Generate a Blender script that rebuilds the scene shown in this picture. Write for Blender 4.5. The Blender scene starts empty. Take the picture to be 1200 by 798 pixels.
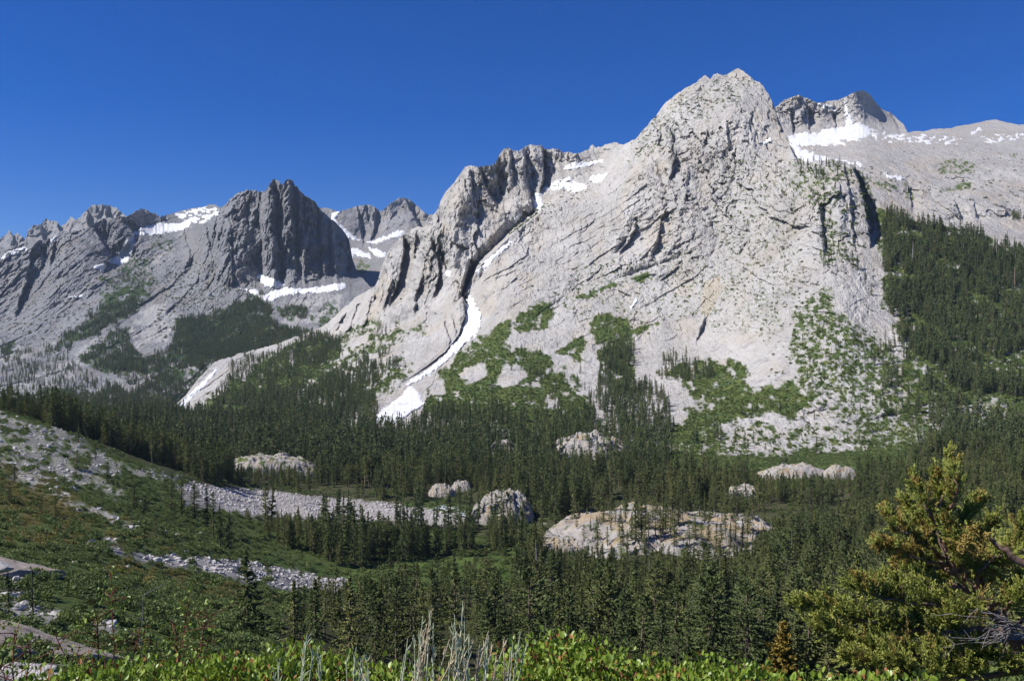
import bpy, math, random
import numpy as np

# ----------------------------------------------------------------- camera, sky, sun, exposure
scene = bpy.context.scene
C = scene.collection
F = 1039.0          # focal length in photograph pixels (1200 px wide)
HU, HV = 600.0, 430.0
cam_d = bpy.data.cameras.new('camera')
cam = bpy.data.objects.new('camera', cam_d)
C.objects.link(cam)
cam.location = (0, 0, 0)
cam.rotation_euler = (math.radians(90), 0, 0)
cam_d.sensor_width = 36.0
cam_d.lens = F / 1200.0 * 36.0
cam_d.shift_y = (HV - 399.0) / 1200.0
cam_d.clip_start = 0.1
cam_d.clip_end = 30000
scene.camera = cam

SUN_DIR = np.array([-0.95, -0.25, 0.0])
SUN_DIR /= np.linalg.norm(SUN_DIR)
SUN_EL = math.radians(47)
sx, sy, sz = SUN_DIR[0]*math.cos(SUN_EL), SUN_DIR[1]*math.cos(SUN_EL), math.sin(SUN_EL)

world = bpy.data.worlds.new('World')
scene.world = world
world.use_nodes = True
wn, wl = world.node_tree.nodes, world.node_tree.links
wn.clear()
sky = wn.new('ShaderNodeTexSky')
sky.sky_type = 'NISHITA'
sky.sun_disc = False
sky.sun_elevation = SUN_EL
sky.sun_rotation = math.atan2(sx, sy)
sky.altitude = 2200
sky.air_density = 1.0
sky.dust_density = 0.1
sky.ozone_density = 4.0
hs = wn.new('ShaderNodeHueSaturation')
hs.inputs['Saturation'].default_value = 1.42
hs.inputs['Hue'].default_value = 0.52
bg = wn.new('ShaderNodeBackground')
bg.inputs['Strength'].default_value = 0.084
wo = wn.new('ShaderNodeOutputWorld')
wl.new(sky.outputs[0], hs.inputs['Color'])
wl.new(hs.outputs[0], bg.inputs['Color'])
wl.new(bg.outputs[0], wo.inputs['Surface'])

sun_d = bpy.data.lights.new('sun', 'SUN')
sun_d.energy = 4.8
sun_d.angle = math.radians(0.53)
sun_d.color = (1.0, 0.97, 0.925)
sun = bpy.data.objects.new('sun', sun_d)
C.objects.link(sun)
from mathutils import Vector, Matrix
sun.rotation_euler = Vector((sx, sy, sz)).to_track_quat('Z', 'Y').to_euler()
sun.location = (-400, -100, 600)

scene.view_settings.view_transform = 'Standard'
scene.view_settings.look = 'None'
scene.view_settings.gamma = 1.0
scene.view_settings.use_curve_mapping = False
scene.view_settings.exposure = 0.46
scene.render.film_transparent = False
cy = scene.cycles
cy.max_bounces = 4
cy.diffuse_bounces = 2
cy.glossy_bounces = 1
cy.transmission_bounces = 2
cy.transparent_max_bounces = 4
cy.volume_bounces = 0
cy.use_denoising = True
try:
    cy.denoiser = 'OPENIMAGEDENOISE'
    cy.denoising_input_passes = 'RGB_ALBEDO_NORMAL'
    cy.denoising_prefilter = 'ACCURATE'
except Exception:
    pass
cy.sample_clamp_indirect = 4.0

# ----------------------------------------------------------------- noise and small helpers
rng = np.random.default_rng(7)
_perm = rng.permutation(256).astype(np.int32)
_perm = np.concatenate([_perm, _perm, _perm])
_g = rng.normal(size=(256, 3)).astype(np.float32)
_g /= np.linalg.norm(_g, axis=1)[:, None]


_gx, _gy, _gz = (np.ascontiguousarray(np.concatenate([_g[:, i]]*3)) for i in range(3))
from concurrent.futures import ThreadPoolExecutor
_pool = ThreadPoolExecutor(4)


def _perlin(x, y, z):
    xi = np.floor(x).astype(np.int32); yi = np.floor(y).astype(np.int32); zi = np.floor(z).astype(np.int32)
    xf, yf, zf = x - xi, y - yi, z - zi
    xi &= 255; yi &= 255; zi &= 255
    u = xf*xf*xf*(xf*(xf*6-15)+10); v = yf*yf*yf*(yf*(yf*6-15)+10); w = zf*zf*zf*(zf*(zf*6-15)+10)
    out = np.zeros(x.shape, np.float32)
    for dx in (0, 1):
        wx = u if dx else 1-u
        pa = _perm[xi+dx]+yi
        for dy in (0, 1):
            wxy = wx*(v if dy else 1-v)
            pb = _perm[pa+dy]+zi
            for dz in (0, 1):
                p = _perm[pb+dz]
                out += wxy*(w if dz else 1-w)*(_gx[p]*(xf-dx)+_gy[p]*(yf-dy)+_gz[p]*(zf-dz))
    return out*1.5


def perlin(x, y, z):
    x, y, z = np.broadcast_arrays(np.asarray(x, np.float32), np.asarray(y, np.float32), np.asarray(z, np.float32))
    if x.size < 40000:
        return _perlin(x, y, z)
    sh = x.shape
    x, y, z = x.ravel(), y.ravel(), z.ravel()
    q = np.array_split(np.arange(x.size), 4)
    q = [(i[0], i[-1]+1) for i in q]
    r = _pool.map(lambda i: _perlin(x[i[0]:i[1]], y[i[0]:i[1]], z[i[0]:i[1]]), q)
    return np.concatenate(list(r)).reshape(sh)


def fbm(x, y, z, octv=4, gain=0.5, lac=2.03):
    a, s = 1.0, 0
    for i in range(octv):
        s = s + a*perlin(x+17.3*i, y+5.1*i, z-9.7*i)
        x, y, z = x*lac, y*lac, z*lac
        a *= gain
    return s


def ridged(x, y, z, octv=4, gain=0.5, lac=2.05):
    """0 on flat, up to about 1 on sharp ridges"""
    a, s, n = 1.0, 0, 0
    for i in range(octv):
        r = 1-np.abs(perlin(x+31.7*i, y-13.1*i, z+3.3*i))*1.6
        s = s + a*np.clip(r, -.4, 1)
        n += a
        x, y, z = x*lac, y*lac, z*lac
        a *= gain
    return s/n


def sstep(a, b, x):
    t = np.clip((x-a)/(b-a), 0, 1)
    return t*t*(3-2*t)


def blur(a, s0, s1):
    def k(s):
        r = max(1, int(s*3)); t = np.arange(-r, r+1)
        w = np.exp(-t*t/(2*s*s)); return w/w.sum(), r
    for ax, s in ((0, s0), (1, s1)):
        if s <= 0: continue
        w, r = k(s)
        p = [(0, 0), (0, 0)]; p[ax] = (r, r)
        b = np.pad(a, p, mode='edge')
        o = np.zeros_like(a)
        for i, wi in enumerate(w):
            sl = [slice(None)]*2; sl[ax] = slice(i, i+a.shape[ax])
            o += wi*b[tuple(sl)]
        a = o
    return a


def bilinear(G, fi, fj):
    ni, nj = G.shape
    fi = np.clip(fi, 0, ni-1.001); fj = np.clip(fj, 0, nj-1.001)
    i = fi.astype(np.int32); j = fj.astype(np.int32)
    a, b = fi-i, fj-j
    return (G[i, j]*(1-a)*(1-b)+G[i+1, j]*a*(1-b)+G[i, j+1]*(1-a)*b+G[i+1, j+1]*a*b)


def interp_x(x, xp, fp):
    """linear interpolation with linear extrapolation"""
    y = np.interp(x, xp, fp)
    lo = x < xp[0]; hi = x > xp[-1]
    y = np.where(lo, fp[0]+(x-xp[0])*(fp[1]-fp[0])/(xp[1]-xp[0]), y)
    y = np.where(hi, fp[-1]+(x-xp[-1])*(fp[-1]-fp[-2])/(xp[-1]-xp[-2]), y)
    return y


def poly_sd(u, v, pts):
    """signed distance to a polygon, positive inside"""
    P = np.array(pts, np.float32)
    d2 = np.full(u.shape, 1e12, np.float32)
    inside = np.zeros(u.shape, bool)
    n = len(P)
    for i in range(n):
        a, b = P[i], P[(i+1) % n]
        e = b-a
        t = np.clip(((u-a[0])*e[0]+(v-a[1])*e[1])/(e@e+1e-9), 0, 1)
        d2 = np.minimum(d2, (u-a[0]-t*e[0])**2+(v-a[1]-t*e[1])**2)
        c = ((a[1] > v) != (b[1] > v))
        inside ^= c & (u < (b[0]-a[0])*(v-a[1])/((b[1]-a[1]) if b[1] != a[1] else 1e-9)+a[0])
    d = np.sqrt(d2)
    return np.where(inside, d, -d)


def mesh_obj(name, verts, faces, mat, parent=None, smooth=True, attrs=None, link=True, mat_idx=None):
    """verts (N,3); faces: array (M,3|4) or list of such arrays"""
    me = bpy.data.meshes.new(name)
    verts = np.ascontiguousarray(verts, np.float32)
    fl = faces if isinstance(faces, list) else [faces]
    fl = [np.asarray(f, np.int32) for f in fl if len(f)]
    me.vertices.add(len(verts))
    me.vertices.foreach_set('co', verts.ravel())
    loops = np.concatenate([f.ravel() for f in fl])
    tot = np.concatenate([np.full(len(f), f.shape[1], np.int32) for f in fl])
    st = np.concatenate([[0], np.cumsum(tot)[:-1]]).astype(np.int32)
    me.loops.add(len(loops))
    me.loops.foreach_set('vertex_index', loops)
    me.polygons.add(len(tot))
    me.polygons.foreach_set('loop_start', st)
    me.polygons.foreach_set('loop_total', tot)
    me.polygons.foreach_set('use_smooth', np.full(len(tot), smooth))
    mats = mat if isinstance(mat, (list, tuple)) else [mat]
    for m in mats:
        me.materials.append(m)
    if mat_idx is not None:
        me.polygons.foreach_set('material_index', np.asarray(mat_idx, np.int32))
    for k, a in (attrs or {}).items():
        at = me.attributes.new(k, 'FLOAT', 'POINT')
        at.data.foreach_set('value', np.ascontiguousarray(a, np.float32).ravel())
    me.update(calc_edges=True)
    o = bpy.data.objects.new(name, me)
    if link:
        C.objects.link(o)
    if parent is not None:
        o.parent = parent
    return o


def grid_faces(nr, nc):
    i = np.arange(nr-1)[:, None]*nc+np.arange(nc-1)[None, :]
    return np.stack([i, i+nc, i+nc+1, i+1], -1).reshape(-1, 4)


def tag(o, label=None, cat=None, group=None, kind=None):
    if label: o['label'] = label
    if cat: o['category'] = cat
    if group: o['group'] = group
    if kind: o['kind'] = kind
    return o


def empty(name, loc, rz=0.0):
    o = bpy.data.objects.new(name, None)
    o.empty_display_size = 0.5
    C.objects.link(o)
    o.location = loc
    o.rotation_euler = (0, 0, rz)
    return o


def at(u, v, D):
    return np.array([(u-HU)/F*D, D, -(v-HV)/F*D])


# ----------------------------------------------------------------- materials
def new_mat(name):
    m = bpy.data.materials.new(name)
    m.use_nodes = True
    nt = m.node_tree
    nt.nodes.clear()
    out = nt.nodes.new('ShaderNodeOutputMaterial')
    b = nt.nodes.new('ShaderNodeBsdfPrincipled')
    nt.links.new(b.outputs[0], out.inputs['Surface'])
    b.inputs['Specular IOR Level'].default_value = 0.25
    b.inputs['Roughness'].default_value = 0.9
    return m, nt, b


class NT:
    """small shorthand for building node trees"""
    def __init__(s, nt):
        s.nt = nt; s.n = nt.nodes; s.l = nt.links
        s.tc = s.n.new('ShaderNodeTexCoord')

    def put(s, sock, val):
        if hasattr(val, 'is_linked') or isinstance(val, bpy.types.NodeSocket):
            s.l.new(val, sock)
        else:
            sock.default_value = val

    def attr(s, name):
        a = s.n.new('ShaderNodeAttribute'); a.attribute_name = name
        return a.outputs['Fac']

    def mapping(s, scale=(1, 1, 1), rot=(0, 0, 0)):
        m = s.n.new('ShaderNodeMapping')
        m.inputs['Scale'].default_value = scale
        m.inputs['Rotation'].default_value = rot
        s.l.new(s.tc.outputs['Object'], m.inputs['Vector'])
        return m.outputs[0]

    def noise(s, scale, detail=5, rough=0.6, vec=None, dist=0.0):
        n = s.n.new('ShaderNodeTexNoise')
        n.inputs['Scale'].default_value = scale
        n.inputs['Detail'].default_value = detail
        n.inputs['Roughness'].default_value = rough
        n.inputs['Distortion'].default_value = dist
        s.l.new(vec if vec is not None else s.tc.outputs['Object'], n.inputs['Vector'])
        return n.outputs['Fac']

    def voronoi(s, scale, vec=None, feature='F1', out='Distance'):
        n = s.n.new('ShaderNodeTexVoronoi')
        n.feature = feature
        n.inputs['Scale'].default_value = scale
        s.l.new(vec if vec is not None else s.tc.outputs['Object'], n.inputs['Vector'])
        return n.outputs[out]

    def ramp(s, fac, a, b):
        r = s.n.new('ShaderNodeMapRange')
        r.clamp = True
        r.inputs['From Min'].default_value = a; r.inputs['From Max'].default_value = b
        s.put(r.inputs['Value'], fac)
        return r.outputs[0]

    def math(s, op, a, b=0.0):
        m = s.n.new('ShaderNodeMath'); m.operation = op
        s.put(m.inputs[0], a); s.put(m.inputs[1], b)
        return m.outputs[0]

    def mix(s, fac, a, b):
        m = s.n.new('ShaderNodeMix'); m.data_type = 'RGBA'
        s.put(m.inputs[0], fac)
        for sock, v in ((m.inputs[6], a), (m.inputs[7], b)):
            if isinstance(v, tuple): sock.default_value = (*v, 1) if len(v) == 3 else v
            else: s.l.new(v, sock)
        return m.outputs[2]

    def bump(s, h, dist, strength=1.0):
        b = s.n.new('ShaderNodeBump')
        b.inputs['Distance'].default_value = dist
        b.inputs['Strength'].default_value = strength
        s.put(b.inputs['Height'], h)
        return b.outputs[0]


def rock_material(name, pale, mid, dark, warm, veg_a, veg_b, tan=(0.36, 0.25, 0.13), detail=1.0, tilt=0.6, bump=4.0):
    m, nt, b = new_mat(name)
    k = NT(nt)
    # patches of tone, vertical water streaks, slanting joints, fine grain
    n1 = k.noise(0.010*detail, 6, 0.62, vec=k.mapping((1, 1, 0.55), (0, tilt*0.6, 0)))
    n2 = k.noise(0.09*detail, 6, 0.7)
    st = k.noise(0.055*detail, 6, 0.7, vec=k.mapping((1, 0.5, 0.10), (0, 0.12, 0)))
    st2 = k.noise(0.022*detail, 4, 0.6, vec=k.mapping((1, 0.5, 0.18), (0, 0.2, 0)))
    jt = k.noise(0.07*detail, 5, 0.7, vec=k.mapping((1, 0.6, 1.0), (0, tilt, 0)), dist=0.4)
    jm = k.noise(0.11*detail, 4, 0.7, vec=k.mapping((0.16, 0.3, 1.0), (0, -tilt, 0)))
    col = k.mix(k.ramp(n1, 0.36, 0.62), mid, pale)
    col = k.mix(k.math('MULTIPLY', k.ramp(st, 0.55, 0.70), 0.55), col, dark)
    col = k.mix(k.math('MULTIPLY', k.ramp(jm, 0.58, 0.68), 0.45), col, dark)
    col = k.mix(k.math('MULTIPLY', k.ramp(n2, 0.56, 0.72), 0.5), col, dark)
    col = k.mix(k.math('MULTIPLY', k.ramp(st2, 0.50, 0.66), 0.45), col, warm)
    n3 = k.noise(0.35*detail, 4, 0.75)
    col = k.mix(k.math('MULTIPLY', k.ramp(n3, 0.60, 0.70), 0.55), col, dark)
    vj = k.voronoi(0.045*detail, vec=k.mapping((1, 0.4, 0.55), (0, tilt*0.5, 0)), feature='DISTANCE_TO_EDGE')
    col = k.mix(k.math('MULTIPLY', k.math('SUBTRACT', 1.0, k.ramp(vj, 0.0, 0.045)), k.math('MULTIPLY', k.ramp(n1, 0.45, 0.6), 0.22)), col, dark)
    wn_ = k.ramp(k.noise(0.02*detail, 4, 0.6, vec=k.mapping((1, 1, 0.4))), 0.45, 0.7)
    wf = k.math('MAXIMUM', k.math('MULTIPLY', k.attr('warm'), 0.85), k.math('MULTIPLY', wn_, 0.22))
    col = k.mix(wf, col, warm)
    col = k.mix(k.math('MULTIPLY', k.attr('dark'), 0.8), col, dark)
    col = k.mix(k.attr('tan'), col, tan)
    vn = k.noise(0.06*detail, 6, 0.7)
    vc = k.mix(k.ramp(vn, 0.40, 0.62), veg_a, veg_b)
    col = k.mix(k.attr('veg'), col, vc)
    k.l.new(col, b.inputs['Base Color'])
    e1 = k.ramp(k.voronoi(0.10*detail, vec=k.mapping((1, 0.5, 0.45), (0, tilt*0.6, 0)), feature='DISTANCE_TO_EDGE'), 0.0, 0.10)
    e2 = k.ramp(k.voronoi(0.28*detail, vec=k.mapping((1, 0.6, 0.7), (0, -tilt*0.5, 0)), feature='DISTANCE_TO_EDGE'), 0.0, 0.12)
    cells = k.math('ADD', k.math('MULTIPLY', k.voronoi(0.13*detail, vec=k.mapping((1, 0.6, 0.5), (0, tilt, 0))), 0.6), k.math('ADD', k.math('MULTIPLY', e1, 0.18), k.math('MULTIPLY', e2, 0.16)))
    h = k.math('ADD', k.math('ADD', k.noise(0.16*detail, 8, 0.75), k.math('MULTIPLY', jm, 0.6)), cells)
    k.l.new(k.bump(h, bump, 0.8), b.inputs['Normal'])
    b.inputs['Roughness'].default_value = 0.95
    b.inputs['Specular IOR Level'].default_value = 0.1
    return m


PALE = (0.50, 0.475, 0.445); MID = (0.395, 0.375, 0.35); DARK = (0.15, 0.145, 0.145); WARM = (0.43, 0.37, 0.285)
VEG_A = (0.062, 0.10, 0.028); VEG_B = (0.12, 0.14, 0.04)
M_main = rock_material('pale_granite', PALE, MID, DARK, WARM, VEG_A, VEG_B)
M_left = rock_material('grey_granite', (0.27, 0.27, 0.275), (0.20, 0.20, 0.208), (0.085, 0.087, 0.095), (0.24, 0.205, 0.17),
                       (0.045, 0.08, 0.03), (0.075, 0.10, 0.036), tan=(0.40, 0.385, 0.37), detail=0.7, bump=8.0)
M_far = rock_material('distant_granite', (0.27, 0.265, 0.26), (0.21, 0.205, 0.205), (0.11, 0.11, 0.11), (0.27, 0.22, 0.18),
                      VEG_A, VEG_B, detail=0.5)
M_peak = rock_material('summit_granite', (0.41, 0.39, 0.365), (0.34, 0.32, 0.30), (0.20, 0.19, 0.18), (0.36, 0.30, 0.23),
                       VEG_A, VEG_B, detail=0.7)
M_dome = rock_material('outcrop_granite', (0.42, 0.39, 0.36), (0.31, 0.285, 0.262), (0.13, 0.12, 0.11), (0.36, 0.29, 0.20),
                       VEG_A, VEG_B, tan=(0.34, 0.265, 0.17), detail=4.0, bump=0.9)


def snow_material():
    m, nt, b = new_mat('old_snow')
    k = NT(nt)
    n = k.noise(0.03, 6, 0.6)
    d = k.noise(0.10, 5, 0.7)
    c = k.mix(k.ramp(n, 0.3, 0.7), (0.60, 0.605, 0.615), (0.74, 0.74, 0.74))
    k.l.new(k.mix(k.math('MULTIPLY', k.ramp(d, 0.50, 0.66), 0.6), c, (0.42, 0.39, 0.36)), b.inputs['Base Color'])
    k.l.new(k.bump(k.noise(0.12, 6, 0.6), 1.5, 0.5), b.inputs['Normal'])
    b.inputs['Roughness'].default_value = 0.7
    return m


M_snow = snow_material()


def plain_mat(name, a, b_, scale=3.0, rough=0.9, bump=0.0, spec=0.2, rand=0.0):
    m, nt, b = new_mat(name)
    k = NT(nt)
    n = k.noise(scale, 5, 0.6)
    f = k.ramp(n, 0.35, 0.65)
    if rand:
        oi = nt.nodes.new('ShaderNodeObjectInfo')
        f = k.math('ADD', k.math('MULTIPLY', f, 1-rand), k.math('MULTIPLY', oi.outputs['Random'], rand))
    k.l.new(k.mix(f, a, b_), b.inputs['Base Color'])
    if bump:
        k.l.new(k.bump(k.noise(scale*2, 6, 0.7), bump, 0.8), b.inputs['Normal'])
    b.inputs['Roughness'].default_value = rough
    b.inputs['Specular IOR Level'].default_value = spec
    return m


def leaf_mat(name, cols, scale=2.0, rough=0.6, spec=0.25, trans=0.0, rand=0.35):
    """leaf colour varied per leaf (attribute 'tone'), per clump and per plant"""
    m, nt, b = new_mat(name)
    k = NT(nt)
    oi = nt.nodes.new('ShaderNodeObjectInfo')
    n = k.noise(scale, 3, 0.6)
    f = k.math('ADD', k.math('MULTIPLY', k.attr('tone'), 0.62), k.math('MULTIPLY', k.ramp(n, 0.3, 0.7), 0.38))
    f = k.math('ADD', k.math('MULTIPLY', f, 1-rand), k.math('MULTIPLY', oi.outputs['Random'], rand))
    if rand:
        f = k.math('ADD', f, k.math('MULTIPLY', k.math('SUBTRACT', k.noise(0.016, 3, 0.6, vec=oi.outputs['Location']), 0.5), 0.9))
    r = nt.nodes.new('ShaderNodeValToRGB')
    k.l.new(f, r.inputs[0])
    el = r.color_ramp.elements
    for i, (p, c) in enumerate(cols):
        e = el[i] if i < 2 else el.new(p)
        e.position = p; e.color = (*c, 1)
    k.l.new(r.outputs[0], b.inputs['Base Color'])
    b.inputs['Roughness'].default_value = rough
    b.inputs['Specular IOR Level'].default_value = spec
    if trans:
        t = nt.nodes.new('ShaderNodeBsdfTranslucent')
        mx = nt.nodes.new('ShaderNodeMixShader')
        mx.inputs[0].default_value = trans
        k.l.new(r.outputs[0], t.inputs['Color'])
        k.l.new(b.outputs[0], mx.inputs[1]); k.l.new(t.outputs[0], mx.inputs[2])
        out = [x for x in nt.nodes if x.type == 'OUTPUT_MATERIAL'][0]
        k.l.new(mx.outputs[0], out.inputs['Surface'])
    return m


M_needle = leaf_mat('conifer_needles', [(0.0, (0.062, 0.092, 0.036)), (0.5, (0.145, 0.178, 0.058)), (1.0, (0.27, 0.265, 0.085))], 0.35, 0.6, 0.25, 0.2, rand=0.45)
M_needle_far = leaf_mat('dark_conifer_needles', [(0.0, (0.056, 0.088, 0.038)), (0.5, (0.122, 0.158, 0.060)), (1.0, (0.23, 0.235, 0.084))], 0.3, 0.7, 0.2, 0.2, rand=0.45)
M_bark = plain_mat('conifer_bark', (0.10, 0.075, 0.055), (0.19, 0.15, 0.115), 3, bump=0.03)
M_snag = plain_mat('weathered_dead_wood', (0.22, 0.20, 0.185), (0.38, 0.35, 0.33), 3, bump=0.02)
M_redsnag = plain_mat('reddish_dead_wood', (0.20, 0.13, 0.10), (0.32, 0.22, 0.17), 3, bump=0.02)
M_scrub = leaf_mat('green_scrub_leaves', [(0, (0.070, 0.108, 0.036)), (0.5, (0.135, 0.178, 0.056)), (1, (0.21, 0.24, 0.078))], 0.8, 0.6, 0.2, 0.2)
M_rust = leaf_mat('rusty_scrub_leaves', [(0, (0.10, 0.115, 0.034)), (0.5, (0.19, 0.18, 0.05)), (1, (0.27, 0.21, 0.065))], 0.8, 0.6, 0.2, 0.2)
M_boulder = plain_mat('talus_granite', (0.36, 0.335, 0.315), (0.52, 0.49, 0.465), 0.8, bump=0.12, rand=0.4)


# ----------------------------------------------------------------- relief of a mountain face
class Relief:
    pass


def depth_table(cols, u0, u1, v0, v1, su=4.0, sv=2.0, blur_px=(9, 6)):
    us = np.arange(u0, u1+su, su); vs = np.arange(v0, v1+sv, sv)
    keys = sorted(cols)
    T = np.array([interp_x(vs, np.array([p[0] for p in cols[k]], float), np.array([p[1] for p in cols[k]], float)) for k in keys])
    G = np.stack([np.interp(us, keys, T[:, j]) for j in range(len(vs))], 1)
    return blur(G, blur_px[0]/su, blur_px[1]/sv), us[0], vs[0], su, sv


def make_relief(crest, base, cols, u0, u1, step=1.0, jag=(2.0, 1.0), back=(260, 0.8), seed=0, feats=(), detail=(), blur_px=(9, 6)):
    """crest / base: outline of the face as seen from the trail; cols: distance of the rock down chosen columns."""
    R = Relief()
    us = np.arange(u0, u1+step, step)
    cp = np.array(crest, float)
    vc = np.interp(us, cp[:, 0], cp[:, 1])
    j = fbm(us/14.0+seed, 0*us+seed*3.1, 0*us, 4, 0.6)
    j2 = ridged(us/5.0+seed, 0*us+seed*1.7, 0*us, 3)
    vc = vc-jag[0]*j*0.8-jag[1]*(j2-0.4)
    bp = np.array(base, float)
    vb = np.interp(us, bp[:, 0], bp[:, 1])
    nr = int(np.max(vb-vc)/step)+2
    t = np.linspace(0, 1, nr)[:, None]
    U = np.repeat(us[None, :], nr, 0)
    V = vc[None, :]+t*(vb-vc)[None, :]
    G, a, b, su, sv = depth_table(cols, u0-10, u1+10, V.min()-10, V.max()+10, blur_px=blur_px)
    D0 = bilinear(G, (U-a)/su, (V-b)/sv)
    for f in feats:
        D0 = D0+f(U, V, D0)
    X, Y, Z = (U-HU)/F*D0, D0, -(V-HV)/F*D0
    R.U, R.V, R.D0, R.X0, R.Z0 = U, V, D0, X, Z
    gz = np.abs(np.gradient(Z, axis=0)); gy = np.abs(np.gradient(Y, axis=0))
    steep = blur(gz/(gy+0.15*gz+1e-6), 2, 2)
    R.steep = np.clip(steep/1.1, 0.38, 1.15)
    dd = np.zeros_like(D0)
    for f in detail:
        dd = dd+f(U, V, X, Y, Z)
    dd = dd*R.steep
    D = D0+dd
    R.D = D; R.dd = dd
    R.X, R.Y, R.Z = (U-HU)/F*D, D, -(V-HV)/F*D
    # back of the mountain, falling away behind the crest
    nb = 14
    s = (np.linspace(0, 1, nb+1)[1:]**1.6)[:, None]*back[0]
    s = s[::-1]
    jb = fbm(us[None, :]/20, s/60.0+seed, 0*s, 4)*s*0.18
    XB = np.repeat(R.X[:1], nb, 0)*(1+0*s)
    YB = R.Y[:1]+s
    ZB = R.Z[:1]-s*back[1]+jb
    R.nb = nb
    R.XA = np.concatenate([XB, R.X]); R.YA = np.concatenate([YB, R.Y]); R.ZA = np.concatenate([ZB, R.Z])
    R.veg = np.zeros_like(D); R.warm = np.zeros_like(D); R.dark = np.zeros_like(D); R.tan = np.zeros_like(D)
    return R


def finish_relief(R, name, mat, label=None):
    def full(a):
        return np.concatenate([np.repeat(a[:1], R.nb, 0), a]).ravel()
    v = np.stack([R.XA, R.YA, R.ZA], -1).reshape(-1, 3)
    o = mesh_obj(name, v, grid_faces(*R.XA.shape), mat, smooth=False, attrs={k: full(getattr(R, k)) for k in ('veg', 'warm', 'dark', 'tan')})
    tag(o, label, kind='structure')
    R.obj = o
    return o


def paint(R, field, pts, amp=4.0, scale=14.0, soft=1.2, val=1.0, speck=None, seed=0.0):
    """material patch with a ragged outline (plants, stains, painted shade on the tower); speck = (wavelength, threshold) breaks it up"""
    a = getattr(R, field)
    P = np.array(pts)
    bx = (R.U > P[:, 0].min()-15) & (R.U < P[:, 0].max()+15) & (R.V > P[:, 1].min()-15) & (R.V < P[:, 1].max()+15)
    u, v = R.U[bx], R.V[bx]
    sd = poly_sd(u, v, pts)+amp*fbm(u/scale+seed, v/scale, 0*u+3.3+seed, 4, 0.6)
    m = sstep(-soft, soft, sd)
    if speck:
        n = fbm(u/speck[0]+9.1, v/speck[0]*1.25+seed, 0*u, 5, 0.8 if speck[1] > -0.3 else 0.55)
        m = m*sstep(speck[1]-0.25, speck[1]+0.25, n)
    a[bx] = np.maximum(a[bx], m*val) if val > 0 else a[bx]*(1-m)


def saw(pts, width, depth, fade=10.0):
    """a gully or a rib edge running down the face: a sheer wall on the line that faces right, easing back to the right"""
    P = np.array(sorted(pts, key=lambda p: p[1]), float)

    def f(U, V, D):
        L = np.interp(V, P[:, 1], P[:, 0])
        s = U-L+2.2*fbm(U/9, V/9, 0*U+depth, 3)
        g = sstep(P[0, 1]-fade, P[0, 1]+fade, V)*(1-sstep(P[-1, 1]-fade, P[-1, 1]+fade, V))
        return np.where(s > 0, sstep(0, 2.5, s)*np.clip(1-s/width, 0, 1), 0)*depth*g
    return f


def gully_flat(pts, width, depth, up=True, fade=14):
    """the same for lines that run across the face: a step back above the line, easing off with height"""
    P = np.array(sorted(pts), float)

    def f(U, V, D):
        L = np.interp(U, P[:, 0], P[:, 1])
        s = (L-V)+2.0*fbm(U/10, V/10, 0*U+depth*.1, 3)
        g = sstep(P[0, 0]-fade, P[0, 0]+fade, U)*(1-sstep(P[-1, 0]-fade, P[-1, 0]+fade, U))
        return np.where(s > 0, sstep(0, 4.0, s)*np.clip(1-s/width, 0, 1), 0)*depth*g
    return f


def d_fbm(amp, lam, zs=1.0, octv=5, gain=0.5, tilt=0.0, mask=None, seed=0.0):
    def f(U, V, X, Y, Z):
        c, s = math.cos(tilt), math.sin(tilt)
        a, b = X*c+Z*s, -X*s+Z*c
        n = fbm(a/lam+seed, Y/lam*0.25, b/lam*zs, octv, gain)
        return amp*n*(mask(U, V) if mask else 1)
    return f


def d_rid(amp, lam, zs=1.0, octv=4, gain=0.5, tilt=0.0, mask=None, seed=0.0):
    def f(U, V, X, Y, Z):
        c, s = math.cos(tilt), math.sin(tilt)
        a, b = X*c+Z*s, -X*s+Z*c
        w = 0.35*fbm(a/lam*0.7, Y/lam*.5, b/lam*0.5+seed, 3)
        n = ridged(a/lam+seed+w, Y/lam*0.2, b/lam*zs, octv, gain)
        return -amp*(n-0.35)*(mask(U, V) if mask else 1)
    return f


def d_crack(amp, lam, zs=1.0, octv=3, tilt=0.0, mask=None, seed=0.0, sharp=0.16):
    """narrow joints cut into the rock"""
    def f(U, V, X, Y, Z):
        c, s = math.cos(tilt), math.sin(tilt)
        a, b = X*c+Z*s, -X*s+Z*c
        w = 0.5*fbm(a/lam*0.6, Y/lam*.5, b/lam*0.6+seed, 3)
        o = 0; k = 1.0
        x, y, z = a/lam+seed+w, Y/lam*0.15, b/lam*zs
        for i in range(octv):
            o = o+k*np.clip(1-np.abs(perlin(x+7.1*i, y, z-3.7*i))/sharp, 0, 1)
            x, y, z = x*2.1, y*2.1, z*2.1
            k *= 0.55
        g = sstep(-0.15, 0.35, fbm(a/lam/3, Y/lam/3, b/lam/3+4.4+seed, 3))
        return amp*o*g*(mask(U, V) if mask else 1)
    return f


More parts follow.
